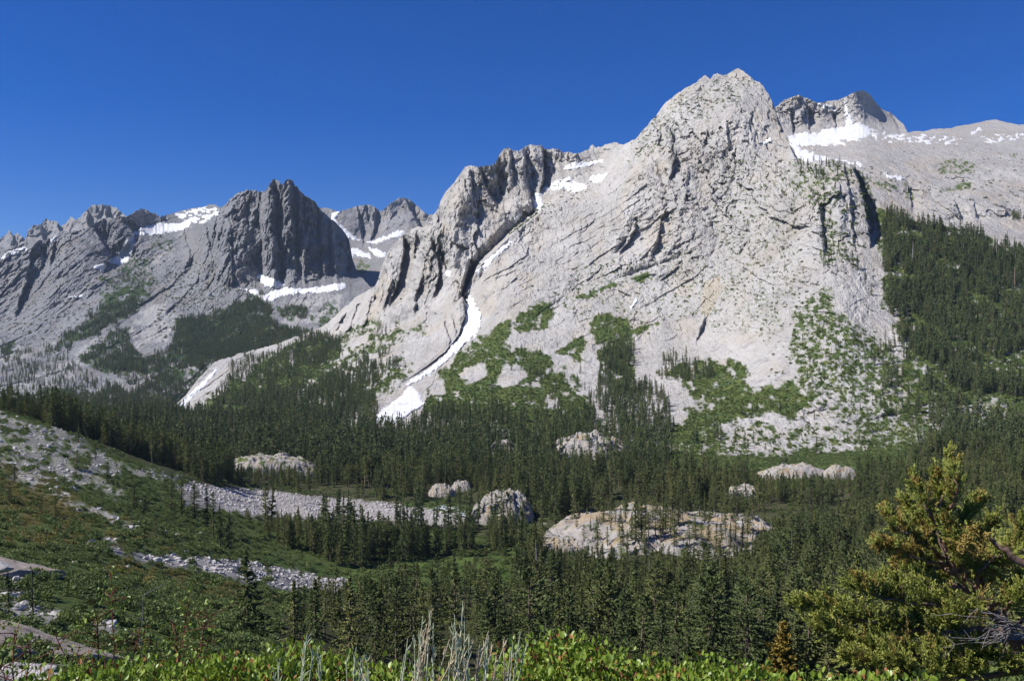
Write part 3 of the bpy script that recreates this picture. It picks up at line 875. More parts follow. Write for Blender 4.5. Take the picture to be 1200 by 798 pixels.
R_main = make_relief(
    crest=[(-250, 530), (0, 522), (100, 511), (150, 500), (198, 481), (217, 464), (233, 444), (252, 424), (280, 415), (320, 405), (340, 398), (364, 389), (384, 380), (395, 368), (406, 358), (413, 352), (420, 347), (430, 341), (438, 338), (443, 328), (446, 318),
           (450, 306), (454, 297), (460, 288), (467, 281), (474, 274), (481, 270), (489, 266), (495, 267), (501, 264), (505, 259), (508, 252), (513, 246), (516, 237), (520, 228), (530, 217), (536, 209), (540, 203), (545, 196), (550, 195),
           (556, 195), (560, 197), (564, 196), (570, 195), (576, 194), (580, 192), (584, 185), (590, 175), (594, 174), (597, 173), (600, 176), (603, 178), (610, 176), (617, 172), (622, 170), (627, 171), (634, 171), (638, 175), (642, 176), (648, 174), (655, 176),
           (660, 180), (666, 178), (673, 181), (680, 180), (690, 175), (692, 171), (694, 170), (697, 172), (700, 173), (710, 170), (720, 168), (725, 169), (731, 170), (737, 167), (745, 163), (752, 155), (760, 146), (766, 139), (772, 132),
           (780, 121), (788, 115), (795, 109), (803, 104), (810, 101), (818, 95), (823, 90), (827, 89), (832, 93), (836, 88), (841, 86), (846, 89), (852, 88), (858, 85), (863, 82), (867, 82), (872, 85), (878, 89), (884, 96), (889, 97), (893, 100), (900, 110),
           (906, 122), (912, 140), (918, 152), (925, 170), (931, 180), (937, 187), (945, 190), (960, 189), (975, 188), (990, 190), (1000, 196), (1010, 203), (1016, 211), (1022, 224), (1032, 243), (1051, 254), (1083, 262), (1107, 265), (1136, 271),
           (1160, 278), (1179, 287), (1200, 299), (1300, 330), (1450, 370)],
    base=[(-250, 620), (1450, 625)],
    cols={-250: [(520, 1250), (600, 700)], 0: [(520, 1250), (600, 700)], 120: [(505, 1400), (540, 950), (600, 620)],
          205: [(420, 1930), (450, 1790), (487, 1500), (500, 1280), (520, 980), (560, 680), (600, 540)],
          300: [(410, 2030), (440, 1750), (470, 1400), (500, 1050), (530, 840), (580, 600)],
          384: [(380, 2150), (400, 1980), (430, 1650), (470, 1200), (500, 960), (540, 770), (590, 560)],
          450: [(305, 2020), (340, 1930), (380, 1760), (420, 1470), (460, 1180), (500, 930), (540, 760), (590, 560)],
          510: [(250, 1960), (300, 1890), (340, 1800), (380, 1640), (420, 1380), (460, 1140), (490, 970), (530, 780), (590, 560)],
          550: [(195, 1830), (250, 1760), (300, 1680), (350, 1580), (390, 1430), (430, 1240), (470, 1060), (510, 850), (590, 560)],
          600: [(173, 1880), (230, 1790), (275, 1690), (330, 1550), (370, 1430), (410, 1270), (450, 1090), (490, 910), (530, 770), (590, 560)],
          650: [(176, 1960), (200, 1900), (240, 1760), (280, 1640), (330, 1520), (380, 1390), (420, 1240), (460, 1060), (500, 880), (590, 560)],
          700: [(171, 2000), (190, 1930), (215, 1780), (240, 1680), (280, 1590), (340, 1460), (400, 1290), (440, 1150), (480, 970), (520, 800), (590, 560)],
          745: [(163, 1780), (200, 1670), (260, 1580), (330, 1470), (400, 1300), (440, 1150), (480, 970), (520, 800), (590, 560)],
          800: [(107, 1790), (150, 1670), (180, 1620), (260, 1540), (330, 1440), (400, 1270), (440, 1110), (480, 940), (520, 790), (590, 560)],
          866: [(82, 1780), (128, 1630), (160, 1580), (220, 1510), (300, 1390), (360, 1270), (410, 1140), (450, 1010), (490, 880), (530, 750), (590, 560)],
          912: [(140, 1610), (170, 1550), (200, 1460), (260, 1340), (320, 1240), (380, 1110), (430, 990), (480, 870), (530, 740), (590, 560)],
          945: [(190, 1420), (220, 1320), (270, 1240), (330, 1140), (390, 1020), (440, 930), (490, 840), (530, 740), (590, 550)],
          985: [(190, 1370), (225, 1270), (280, 1190), (340, 1080), (400, 970), (450, 890), (500, 800), (540, 710), (600, 530)],
          1024: [(235, 1290), (280, 1210), (340, 1090), (400, 980), (450, 890), (500, 790), (540, 700), (600, 530)],
          1100: [(262, 1260), (300, 1180), (350, 1080), (400, 980), (450, 880), (500, 780), (540, 690), (600, 530)],
          1200: [(298, 1210), (350, 1080), (400, 970), (450, 870), (500, 770), (540, 680), (600, 520)],
          1450: [(370, 1100), (400, 970), (450, 860), (500, 760), (540, 670), (600, 510)]},
    u0=-250, u1=1450, step=1.0, jag=(1.3, 2.0), back=(420, 0.8), seed=31, blur_px=(9, 5),
    feats=[diag_step, couloir, toe_benches,
           # buttresses of the left part
           saw([(474, 282), (470, 310), (466, 330), (455, 355)], 26, 75), saw([(486, 276), (484, 300)], 12, 40), saw([(456, 334), (450, 360)], 16, 45),
           saw([(505, 285), (514, 310), (512, 330), (508, 345)], 18, 60), saw([(512, 290), (522, 318)], 14, 60), saw([(492, 326), (486, 352)], 14, 35), saw([(484, 350), (486, 366)], 10, 35),
           saw([(560, 198), (572, 228), (580, 240)], 20, 50), saw([(550, 200), (556, 260)], 12, 26), saw([(578, 195), (586, 230)], 16, 36), saw([(596, 176), (600, 215)], 14, 30),
           saw([(633, 176), (636, 205), (632, 225)], 22, 75), saw([(612, 176), (616, 215), (622, 240)], 14, 34), saw([(650, 180), (648, 196)], 14, 24), saw([(664, 182), (667, 194)], 12, 24),
           saw([(540, 342), (548, 365)], 10, 45), saw([(528, 370), (534, 388)], 8, 30), saw([(520, 378), (526, 402)], 10, 34),
           # slabs and corners of the big face
           saw([(785, 152), (790, 190), (784, 208)], 18, 24), saw([(744, 262), (738, 280), (725, 296)], 26, 26), saw([(778, 245), (770, 275), (762, 300)], 20, 16), gully_flat([(722, 300), (734, 284), (744, 262)], 22, 24),
           saw([(828, 150), (824, 172)], 14, 18), saw([(850, 145), (853, 175)], 12, 18), saw([(906, 125), (914, 150)], 26, 70), saw([(918, 155), (934, 188)], 20, 60), saw([(824, 372), (815, 400)], 14, 16),
           gully_flat([(640, 374), (680, 346), (745, 322), (800, 304)], 26, 8), gully_flat([(560, 455), (620, 420), (690, 398)], 20, 12), gully_flat([(300, 478), (400, 418), (500, 366), (530, 342)], 30, 22), gully_flat([(310, 455), (380, 412), (440, 378)], 16, 16), gully_flat([(340, 420), (390, 392), (420, 372)], 14, 16), gully_flat([(290, 440), (340, 412), (380, 396)], 12, 14),
           saw([(420, 352), (404, 392)], 16, 26), saw([(436, 345), (424, 388)], 16, 30), saw([(404, 366), (384, 402)], 14, 20),
           # shoulder and its dark side
           saw([(1000, 196), (1012, 235), (1020, 285)], 40, 60), saw([(988, 194), (996, 230), (1000, 290)], 18, 16), saw([(960, 240), (966, 300)], 22, 20),
           gully_flat([(850, 515), (900, 488), (960, 492), (1020, 480)], 20, 5), gully_flat([(1000, 500), (1060, 488), (1150, 490), (1220, 470)], 12, 10)],
    detail=[d_fbm(26, 170, 0.8, 5, 0.5, seed=4),
            d_facet(17, 62, 0.35, tilt=0.15, seed=1, mask=lambda U, V: 0.15+0.85*ribs_m(U, V)),
            d_facet(13, 46, 0.12, tilt=0.08, seed=2, mask=lambda U, V: face(U, V)*(1-slabs_m(U, V))), d_facet(6, 20, 0.16, tilt=0.12, seed=12, mask=lambda U, V: face(U, V)*(1-0.8*slabs_m(U, V))),
            d_facet(7, 85, 4.0, tilt=0.52, seed=5, mask=slabs_m), d_facet(4, 44, 4.5, tilt=0.52, seed=15, mask=slabs_m),
            d_facet(10, 34, 0.5, tilt=-0.5, seed=6, mask=lambda U, V: np.clip(shoulder_m(U, V)+apron_r(U, V)+apron_l(U, V), 0, 1)),
            d_facet(4, 15, 0.5, tilt=0.3, seed=3), d_facet(1.8, 7, 0.8, tilt=-0.4, seed=4),
            d_rid(36, 110, 0.30, 5, 0.55, seed=2, tilt=0.22, mask=lambda U, V: ribs_m(U, V)),
            d_rid(18, 46, 0.25, 4, 0.6, seed=12, tilt=0.15, mask=lambda U, V: ribs_m(U, V)),
            d_rid(14, 70, 0.14, 4, 0.5, seed=5, mask=lambda U, V: face(U, V)*(1-ribs_m(U, V))),
            d_crack(7, 34, 0.18, 3, seed=31, tilt=0.1, mask=lambda U, V: face(U, V)*(1-0.5*slabs_m(U, V))),
            d_crack(4.5, 55, 2.6, 3, seed=33, tilt=0.55, mask=lambda U, V: 0.3+0.7*slabs_m(U, V)),
            d_crack(7, 40, 0.5, 3, seed=35, tilt=-0.55, mask=lambda U, V: 0.3+0.7*shoulder_m(U, V)),
            d_rid(7, 90, 3.6, 4, 0.5, seed=6, tilt=0.52, mask=lambda U, V: np.maximum(slabs_m(U, V), 0.12)),
            d_rid(18, 60, 0.6, 5, 0.55, seed=15, tilt=-0.5, mask=lambda U, V: np.maximum(shoulder_m(U, V), 0.1)),
            d_rid(30, 80, 0.3, 5, 0.55, seed=41, tilt=-0.95, mask=apron_l), d_rid(12, 26, 0.4, 4, 0.6, seed=43, tilt=-0.95, mask=apron_l),
            d_rid(26, 70, 0.45, 5, 0.6, seed=44, tilt=-0.6, mask=apron_r), d_crack(9, 30, 0.8, 3, seed=45, tilt=-0.6, mask=apron_r),
            d_rid(2.6, 20, 0.5, 3, 0.6, seed=7, tilt=0.2), d_fbm(1.8, 11, 0.6, 4, 0.7, seed=9)])

paint(R_main, 'warm', [(826, 330), (845, 322), (842, 350), (830, 372), (818, 365)], val=1.0, amp=3)
paint(R_main, 'warm', [(760, 260), (790, 250), (785, 285), (770, 298), (752, 290)], val=0.5, speck=(14, -0.3))
paint(R_main, 'warm', [(770, 170), (790, 175), (785, 205), (768, 205)], val=0.6, speck=(14, -0.3))
paint(R_main, 'warm', [(525, 235), (545, 205), (550, 240), (535, 270), (515, 280)], val=0.5, speck=(18, -0.3))
paint(R_main, 'warm', [(430, 365), (450, 320), (460, 330), (445, 370), (432, 390)], val=0.6, speck=(18, -0.3))
paint(R_main, 'warm', [(556, 345), (575, 340), (585, 365), (570, 375), (556, 365)], val=0.55, speck=(18, -0.3))
paint(R_main, 'dark', [(784, 150), (795, 150), (796, 205), (785, 210)], val=0.7, speck=(8, -0.25))
paint(R_main, 'dark', [(556, 200), (600, 185), (660, 180), (660, 210), (630, 225), (590, 240), (565, 235)], val=0.6, speck=(9, -0.1))
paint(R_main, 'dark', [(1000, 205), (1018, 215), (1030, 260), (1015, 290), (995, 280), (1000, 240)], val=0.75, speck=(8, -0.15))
paint(R_main, 'dark', [(425, 290), (490, 270), (520, 300), (500, 360), (460, 380), (440, 350)], val=0.5, speck=(11, 0.05))
VEG = [
    ([(603, 372), (620, 358), (636, 350), (646, 357), (652, 366), (640, 384), (620, 390), (601, 386)], (12, -0.45)),
    ([(690, 378), (716, 364), (719, 374), (735, 372), (744, 388), (738, 400), (720, 405), (697, 402)], (14, -0.6)),
    ([(653, 412), (668, 400), (682, 392), (687, 400), (680, 418), (690, 425), (676, 420)], (12, -0.6)),
    ([(708, 402), (740, 395), (742, 430), (738, 462), (722, 455), (700, 420)], (14, -0.5)),
    ([(565, 388), (595, 376), (598, 400), (630, 412), (643, 440), (660, 436), (690, 462), (690, 510), (600, 510), (500, 488), (500, 455), (525, 432), (545, 415)], (13, -0.5)),
    ([(770, 430), (800, 425), (840, 426), (865, 432), (890, 452), (920, 447), (960, 455), (985, 452), (950, 478), (925, 494), (900, 486), (860, 492), (830, 503), (790, 520), (785, 500), (825, 470), (795, 442)], (13, -0.5)),
    ([(930, 365), (965, 340), (1000, 385), (1040, 400), (1060, 430), (1060, 480), (1000, 470), (940, 450), (925, 410)], (9, -0.15)),
    ([(845, 548), (880, 535), (920, 540), (1000, 528), (1100, 505), (1200, 505), (1450, 505), (1450, 625), (850, 625)], (14, -0.35)),
    ([(1028, 245), (1100, 262), (1200, 298), (1450, 380), (1450, 510), (1230, 520), (1180, 470), (1060, 480), (1060, 400), (1040, 350), (1032, 300)], (10, -0.45)),
    ([(330, 470), (400, 430), (470, 395), (500, 375), (500, 382), (450, 412), (400, 445), (340, 485)], (9, 0.02)),
    ([(430, 440), (480, 418), (500, 428), (480, 440), (430, 470), (400, 490), (390, 480)], (9, -0.2)),
    ([(325, 440), (380, 408), (440, 372), (448, 378), (390, 418), (335, 452)], (8, 0.0)), ([(360, 440), (420, 405), (470, 378), (474, 384), (425, 416), (368, 450)], (8, -0.15)), ([(395, 398), (415, 380), (425, 384), (405, 404)], (6, 0.0)),
    ([(255, 470), (300, 420), (360, 395), (380, 395), (400, 405), (370, 440), (320, 470), (260, 500), (215, 490)], (12, -0.55)),
    ([(135, 495), (205, 470), (215, 485), (260, 480), (250, 510), (150, 520)], (14, -0.7)),
    ([(935, 190), (1010, 192), (1000, 206), (980, 230), (990, 300), (970, 320), (960, 260), (945, 230), (910, 215)], (6, 0.18)),
    ([(1005, 198), (1022, 215), (1028, 250), (1012, 236)], (6, -0.05)),
    ([(745, 160), (800, 105), (850, 85), (880, 95), (860, 120), (800, 150), (745, 190)], (4, 0.55)),
    ([(640, 345), (700, 300), (800, 290), (930, 360), (900, 400), (800, 380), (700, 390)], (5, 0.6)),
    ([(850, 180), (930, 200), (940, 330), (900, 400), (860, 350), (830, 240)], (5, 0.62)),
    ([(740, 325), (752, 321), (760, 324), (750, 330)], None), ([(678, 348), (720, 330), (722, 333), (682, 351)], (9, -0.4)), ([(745, 386), (770, 376), (772, 379), (748, 390)], None),
    ([(1060, 480), (1200, 465), (1450, 460), (1450, 520), (1180, 515), (1060, 505)], (8, 0.0)),
    ([(925, 470), (1000, 470), (1020, 490), (960, 486)], (8, 0.05)),
    ([(770, 500), (850, 500), (1000, 500), (1080, 495), (1080, 550), (780, 560)], (11, 0.12)), ([(780, 500), (835, 495), (850, 530), (790, 545)], (10, -0.3)), ([(1000, 480), (1080, 470), (1090, 520), (1010, 525)], (9, -0.1))]
for i, (pts, sp) in enumerate(VEG):
    wide = max(p[0] for p in pts)-min(p[0] for p in pts) > 70
    paint(R_main, 'veg', pts, speck=sp, amp=13 if wide else 5, scale=22 if wide else 11, soft=3 if wide else 1.2, seed=i*1.3)
# bare boulder slabs inside the green slope stay bare
for pts in ([(582, 450), (590, 432), (605, 425), (622, 438), (608, 450), (590, 456)], [(640, 470), (655, 465), (656, 478), (638, 478)], [(930, 498), (934, 484), (952, 474), (972, 478), (960, 490)],
            [(538, 440), (545, 430), (568, 425), (570, 440), (552, 448)], [(503, 448), (520, 446), (522, 462), (502, 464)]):
    paint(R_main, 'veg', pts, amp=3, val=-1)
# everything below the forest edge is forest soil
R_main.veg = np.maximum(R_main.veg, sstep(505, 530, R_main.V-8*fbm(R_main.U/25, R_main.V/25, 0*R_main.U, 3)-np.interp(R_main.U, [0, 300, 450, 600, 850, 1000, 1200], [-30, -30, -10, -10, 25, 25, 20])))
_water = plain_mat('falling_water', (0.62, 0.64, 0.66), (0.82, 0.83, 0.84), 0.05, rough=0.5)
snow_on(R_main, [(254, 431), (256, 433), (240, 452), (226, 464), (216, 477), (207, 484), (205, 482), (214, 470), (224, 459), (238, 446)], 'thin white cascade running down the rocks into the left valley forest',
        thick=4, amp=0.8, scale=4, name='cascade', mat=_water, cat='cascade', soft=1.0)
for pts, lab, kw in [
    ([(550, 346), (554, 350), (559, 360), (565, 366), (563, 385), (556, 395), (545, 403), (535, 413), (520, 426), (505, 438), (490, 447), (478, 453), (474, 450), (488, 441), (505, 429), (518, 417), (528, 404), (540, 390), (545, 370), (547, 354)],
     'long white snow tongue filling the steep gully in the middle of the massif', dict(thick=7, amp=1.6)),
    ([(478, 452), (484, 452), (492, 462), (498, 474), (484, 483), (470, 492), (456, 500), (439, 493), (447, 480), (462, 470), (471, 462)], 'fan of white snow at the bottom of the steep gully, above the forest', dict(thick=7)),
    ([(557, 318), (575, 300), (598, 281), (602, 283), (580, 304), (561, 323)], 'thin snow strip in the upper slanting gully above the long snow tongue', {}),
    ([(601, 262), (606, 246), (612, 252), (605, 263)], 'small triangular snow patch in the notch left of the upper snow basin', {}),
    ([(627, 228), (636, 225), (637, 240), (630, 249), (625, 240)], 'snow chute under the dark cleft of the jagged ridge', {}),
    ([(634, 222), (650, 213), (668, 207), (673, 213), (684, 215), (692, 219), (673, 227), (660, 222), (645, 223)], 'largest snow patch in the high basin behind the jagged ridge', dict(speck=(9, -0.45))),
    ([(659, 198), (672, 190), (690, 190), (709, 185), (707, 190), (690, 195), (664, 200)], 'snow ledge just under the skyline of the high basin', {}),
    ([(690, 208), (702, 204), (712, 203), (706, 212), (695, 215)], 'snow patch at the right end of the high basin', {}),
    ([(894, 167), (903, 161), (906, 165), (896, 171)], 'small snow patch on the right side of the tallest summit', {}),
    ([(813, 124), (822, 119), (821, 122), (815, 126)], 'tiny snow dash near the top of the tallest summit', {}),
    ([(737, 361), (746, 349), (748, 353), (741, 363)], 'small slanting snow streak on the slabs under the tallest summit', {}),
    ([(522, 317), (528, 318), (527, 324), (521, 323)], 'tiny snow patch at the foot of a pale chimney left of the gully', {})]:
    kw = dict(dict(thick=4, amp=1.0), **kw)
    snow_on(R_main, pts, lab, scale=6, group=None, name='snow_tongue' if 'long white' in lab else 'snow_patch', **kw)
finish_relief(R_main, 'granite_massif', M_main, 'great pale granite massif with its tallest summit and forested right shoulder')

# ----------------------------------------------------------------- the valley: one sheet of ground from under the camera to the far cliffs
GC = {-400: [(-40, -0.5), (0, -1.6), (4, -2), (10, -3), (40, -9), (120, -18), (200, -20), (300, -14), (420, 2), (470, 6), (600, -20), (800, -40), (1300, -45)],
      -150: [(-40, -0.5), (0, -1.6), (4, -2), (10, -3.5), (25, -7.5), (60, -14.5), (120, -23), (200, -28), (300, -25), (420, -10), (470, -8), (600, -38), (800, -50), (1300, -48)],
      0: [(-40, -0.6), (0, -1.65), (4, -2.2), (10, -4), (25, -8.5), (40, -12.5), (60, -16.7), (120, -26.6), (200, -32.7), (300, -33), (400, -23), (450, -20.6), (475, -21.5), (600, -50), (800, -60), (1300, -50)],
      100: [(-40, -0.7), (0, -1.7), (4, -2.3), (10, -4.4), (25, -9.5), (40, -13.5), (60, -18.5), (120, -29), (200, -37.5), (300, -40.5), (400, -38.5), (450, -36), (485, -36.5), (600, -62), (800, -66), (1300, -55)],
      200: [(-40, -0.8), (0, -1.7), (4, -2.4), (10, -4.6), (25, -10.3), (60, -20.5), (120, -32.5), (200, -43.5), (300, -50.5), (400, -52.5), (430, -55), (480, -54), (600, -67), (800, -71), (1300, -58)],
      300: [(-40, -0.8), (0, -1.7), (4, -2.4), (10, -4.8), (25, -10.8), (60, -22.5), (120, -36), (200, -50), (300, -64), (400, -71), (500, -71.5), (560, -74), (700, -76), (1000, -72), (1300, -62)],
      400: [(-40, -0.8), (0, -1.7), (4, -2.4), (10, -5), (30, -13), (60, -24.5), (120, -42), (200, -60), (300, -76), (350, -80), (520, -80), (700, -78), (1000, -74), (1300, -62)],
      600: [(-40, -0.8), (0, -1.7), (4, -2.45), (10, -5.2), (30, -13.6), (60, -26), (100, -42), (160, -62), (220, -78), (280, -82), (350, -82), (520, -80.5), (700, -79), (900, -76), (1300, -62)],
      900: [(-40, -0.8), (0, -1.7), (4, -2.4), (10, -5), (30, -13.5), (60, -26), (100, -41), (160, -61), (220, -76), (300, -80), (400, -80.5), (520, -79), (700, -73), (900, -70), (1300, -60)],
      1100: [(-40, -0.7), (0, -1.65), (4, -2.2), (10, -4.2), (30, -12), (60, -24), (100, -38), (200, -68), (300, -76), (400, -76), (550, -72), (700, -66), (900, -60), (1300, -50)],
      1300: [(-40, -0.5), (0, -1.6), (4, -2.0), (10, -3.4), (30, -9.5), (60, -19), (100, -30), (200, -55), (300, -64), (400, -66), (550, -62), (700, -56), (900, -50), (1300, -40)],
      1600: [(-40, -0.3), (0, -1.5), (4, -1.8), (10, -2.6), (30, -6), (60, -12), (100, -20), (200, -38), (300, -46), (400, -48), (550, -46), (700, -42), (900, -36), (1300, -25)]}
_lu = np.arange(-400, 1601, 10.0)
_ld = np.concatenate([np.linspace(-40, 4, 12), np.exp(np.linspace(math.log(4.5), math.log(1300), 240))])
_T = np.array([np.interp(_ld, [p[0] for p in GC[k]], [p[1] for p in GC[k]]) for k in sorted(GC)])
_GZ = blur(np.stack([np.interp(_lu, sorted(GC), _T[:, j]) for j in range(len(_ld))], 1), 3, 2.2)


# rounded granite outcrops standing in the valley: u, v of the foot, distance, half width and half depth in metres, height, turn
def ground_base(x, y):
    x = np.asarray(x, float); y = np.asarray(y, float)
    u = np.where(y > 4, HU+F*x/np.maximum(y, 4), HU+F*x/np.maximum(np.abs(y)+4, 8))
    fi = (np.clip(u, -400, 1600)+400)/10.0
    fj = np.interp(y, _ld, np.arange(len(_ld)))
    return bilinear(_GZ, fi, fj)


def ground_z(x, y):
    x = np.asarray(x, float); y = np.asarray(y, float)
    z = ground_base(x, y)
    k = np.clip(y/120, 0.04, 1)
    z = z+k*(2.2*fbm(x/38, y/38, 0*x, 4)+0.5*fbm(x/9, y/9, 0*x+5, 3))
    return z


G = Relief()
_a = np.linspace(-0.86, 0.86, 560)[None, :]
_y = np.concatenate([np.linspace(-38, 1.5, 24), np.exp(np.linspace(math.log(1.8), math.log(1250), 520))])[:, None]
G.X = _a*(np.maximum(_y, 0)+26)
G.Y = _y+0*_a
G.Z = ground_z(G.X, G.Y)
_ys = np.maximum(G.Y, 0.5)
G.U = HU+F*G.X/_ys; G.V = HV-F*G.Z/_ys
G.D = G.Y.copy()
for f in ('veg', 'rust', 'rock', 'meadow', 'soil', 'tan'):
    setattr(G, f, np.zeros_like(G.X))

P_ROCK = [[(-60, 470), (0, 484), (40, 492), (80, 508), (130, 536), (140, 553), (120, 565), (75, 572), (40, 556), (0, 545), (-60, 520)],
          [(85, 545), (110, 555), (145, 578), (140, 584), (115, 572), (88, 556)]]
P_TAL1 = [(205, 572), (222, 566), (250, 570), (290, 573), (345, 579), (430, 588), (480, 594), (535, 602), (560, 610), (520, 617), (430, 611), (330, 607), (280, 603), (215, 594)]
P_TAL1B = [(215, 590), (205, 572), (150, 552), (120, 540), (130, 536), (200, 556), (240, 566)]
P_TAL2 = [(84, 631), (130, 641), (170, 651), (230, 653), (270, 656), (300, 659), (340, 669), (405, 679), (406, 688), (392, 697), (360, 690), (335, 692), (300, 682), (260, 674), (190, 660), (140, 652)]
P_MEADOW = [(300, 655), (340, 655), (420, 664), (540, 652), (620, 650), (600, 690), (420, 698), (405, 680), (340, 668)]
P_MEAD2 = [(470, 590), (520, 589), (570, 600), (600, 600), (640, 628), (560, 612), (520, 606)]
HILL = [(-300, 440), (0, 478), (60, 492), (130, 530), (215, 560), (235, 595), (250, 630), (300, 652), (340, 668), (400, 690), (330, 720), (320, 760), (330, 900), (-300, 900)]
near = (G.Y > 8)
G.soil[:] = 1.0
for P in P_ROCK:
    paint(G, 'rock', P, amp=7, scale=18, soft=2, speck=(16, -0.25), val=0.7)
paint(G, 'rock', P_TAL1, amp=2.5, scale=18, soft=1.2, val=0.9)
paint(G, 'rock', P_TAL1B, amp=4, scale=14, speck=(10, -0.05), val=0.8)
paint(G, 'rock', P_TAL2, amp=4, scale=16, soft=1.2, speck=(18, -0.5), val=0.9)
paint(G, 'meadow', P_MEADOW, amp=4); paint(G, 'meadow', P_MEAD2, amp=3)
paint(G, 'veg', [(205, 594), (330, 610), (480, 618), (600, 630), (640, 655), (300, 660), (240, 625)], amp=4)
paint(G, 'veg', [(780, 515), (1070, 510), (1070, 560), (900, 578), (780, 556)], amp=6)
paint(G, 'veg', HILL, amp=6, soft=3)
for P, sp in [([(150, 655), (260, 680), (330, 690), (300, 715), (200, 690), (95, 660)], (26, -0.05)), ([(0, 540), (60, 575), (130, 600), (215, 640), (100, 645), (0, 640)], (22, 0.05)),
              ([(0, 560), (60, 560), (110, 590), (60, 610), (0, 600)], (26, -0.3))]:
    paint(G, 'rust', P, amp=8, scale=25, soft=3, speck=sp)
for P in [[(0, 668), (32, 668), (40, 690), (20, 710), (0, 715)], [(0, 700), (66, 716), (70, 726), (0, 726)], [(50, 718), (70, 716), (66, 736), (46, 734)], [(110, 730), (140, 726), (138, 752), (112, 750)], [(110, 626), (140, 634), (180, 640), (120, 634)],
          [(78, 582), (100, 592), (96, 600), (74, 592)], [(105, 592), (150, 612), (160, 624), (104, 600)], [(20, 548), (80, 580), (70, 584), (10, 560)]]:
    paint(G, 'rock', P, amp=4, scale=9, soft=1.5, speck=(8, -0.2), val=0.9)
G.veg = np.maximum(G.veg, (G.U > 640)*(G.Y < 135)*1.0)
_far = G.Y > 7
for f in ('veg', 'rust', 'rock', 'meadow'):
    setattr(G, f, getattr(G, f)*_far)
paint(G, 'tan', [(620, 625), (660, 622), (665, 640), (640, 645)], amp=3)
G.Z = G.Z+0.5*G.rock*np.clip(fbm(G.X/3, G.Y/3, 0*G.X, 3), -.5, 1)*np.clip(G.Y/100, 0, 1)


def ground_material():
    m, nt, b = new_mat('valley_soil')
    k = NT(nt)
    n1 = k.noise(0.05, 6, 0.65); n2 = k.noise(0.8, 5, 0.7)
    soil = k.mix(k.ramp(n1, 0.35, 0.65), (0.036, 0.042, 0.018), (0.065, 0.062, 0.032))
    soil = k.mix(k.ramp(n2, 0.5, 0.75), soil, (0.075, 0.085, 0.04))
    veg = k.mix(k.ramp(n2, 0.35, 0.65), (0.045, 0.072, 0.022), (0.095, 0.12, 0.036))
    rust = k.mix(k.ramp(n2, 0.35, 0.65), (0.065, 0.065, 0.025), (0.12, 0.095, 0.035))
    mead = k.mix(k.ramp(n1, 0.35, 0.65), (0.05, 0.085, 0.022), (0.09, 0.125, 0.032))
    rock = k.mix(k.ramp(n2, 0.3, 0.7), (0.22, 0.20, 0.185), (0.40, 0.37, 0.345))
    col = k.mix(k.attr('veg'), soil, veg)
    col = k.mix(k.attr('rust'), col, rust)
    col = k.mix(k.attr('meadow'), col, mead)
    col = k.mix(k.attr('rock'), col, rock)
    col = k.mix(k.attr('tan'), col, (0.33, 0.25, 0.13))
    k.l.new(col, b.inputs['Base Color'])
    k.l.new(k.bump(k.noise(0.9, 6, 0.75), 0.5, 0.8), b.inputs['Normal'])
    b.inputs['Specular IOR Level'].default_value = 0.08
    return m


ground = mesh_obj('ground', np.stack([G.X, G.Y, G.Z], -1).reshape(-1, 3), grid_faces(*G.X.shape)[:, ::-1], ground_material(),
                  attrs={f: getattr(G, f).ravel() for f in ('veg', 'rust', 'rock', 'meadow', 'tan')})
tag(ground, kind='structure')

# ----------------------------------------------------------------- granite outcrops in the valley
DOMES = []


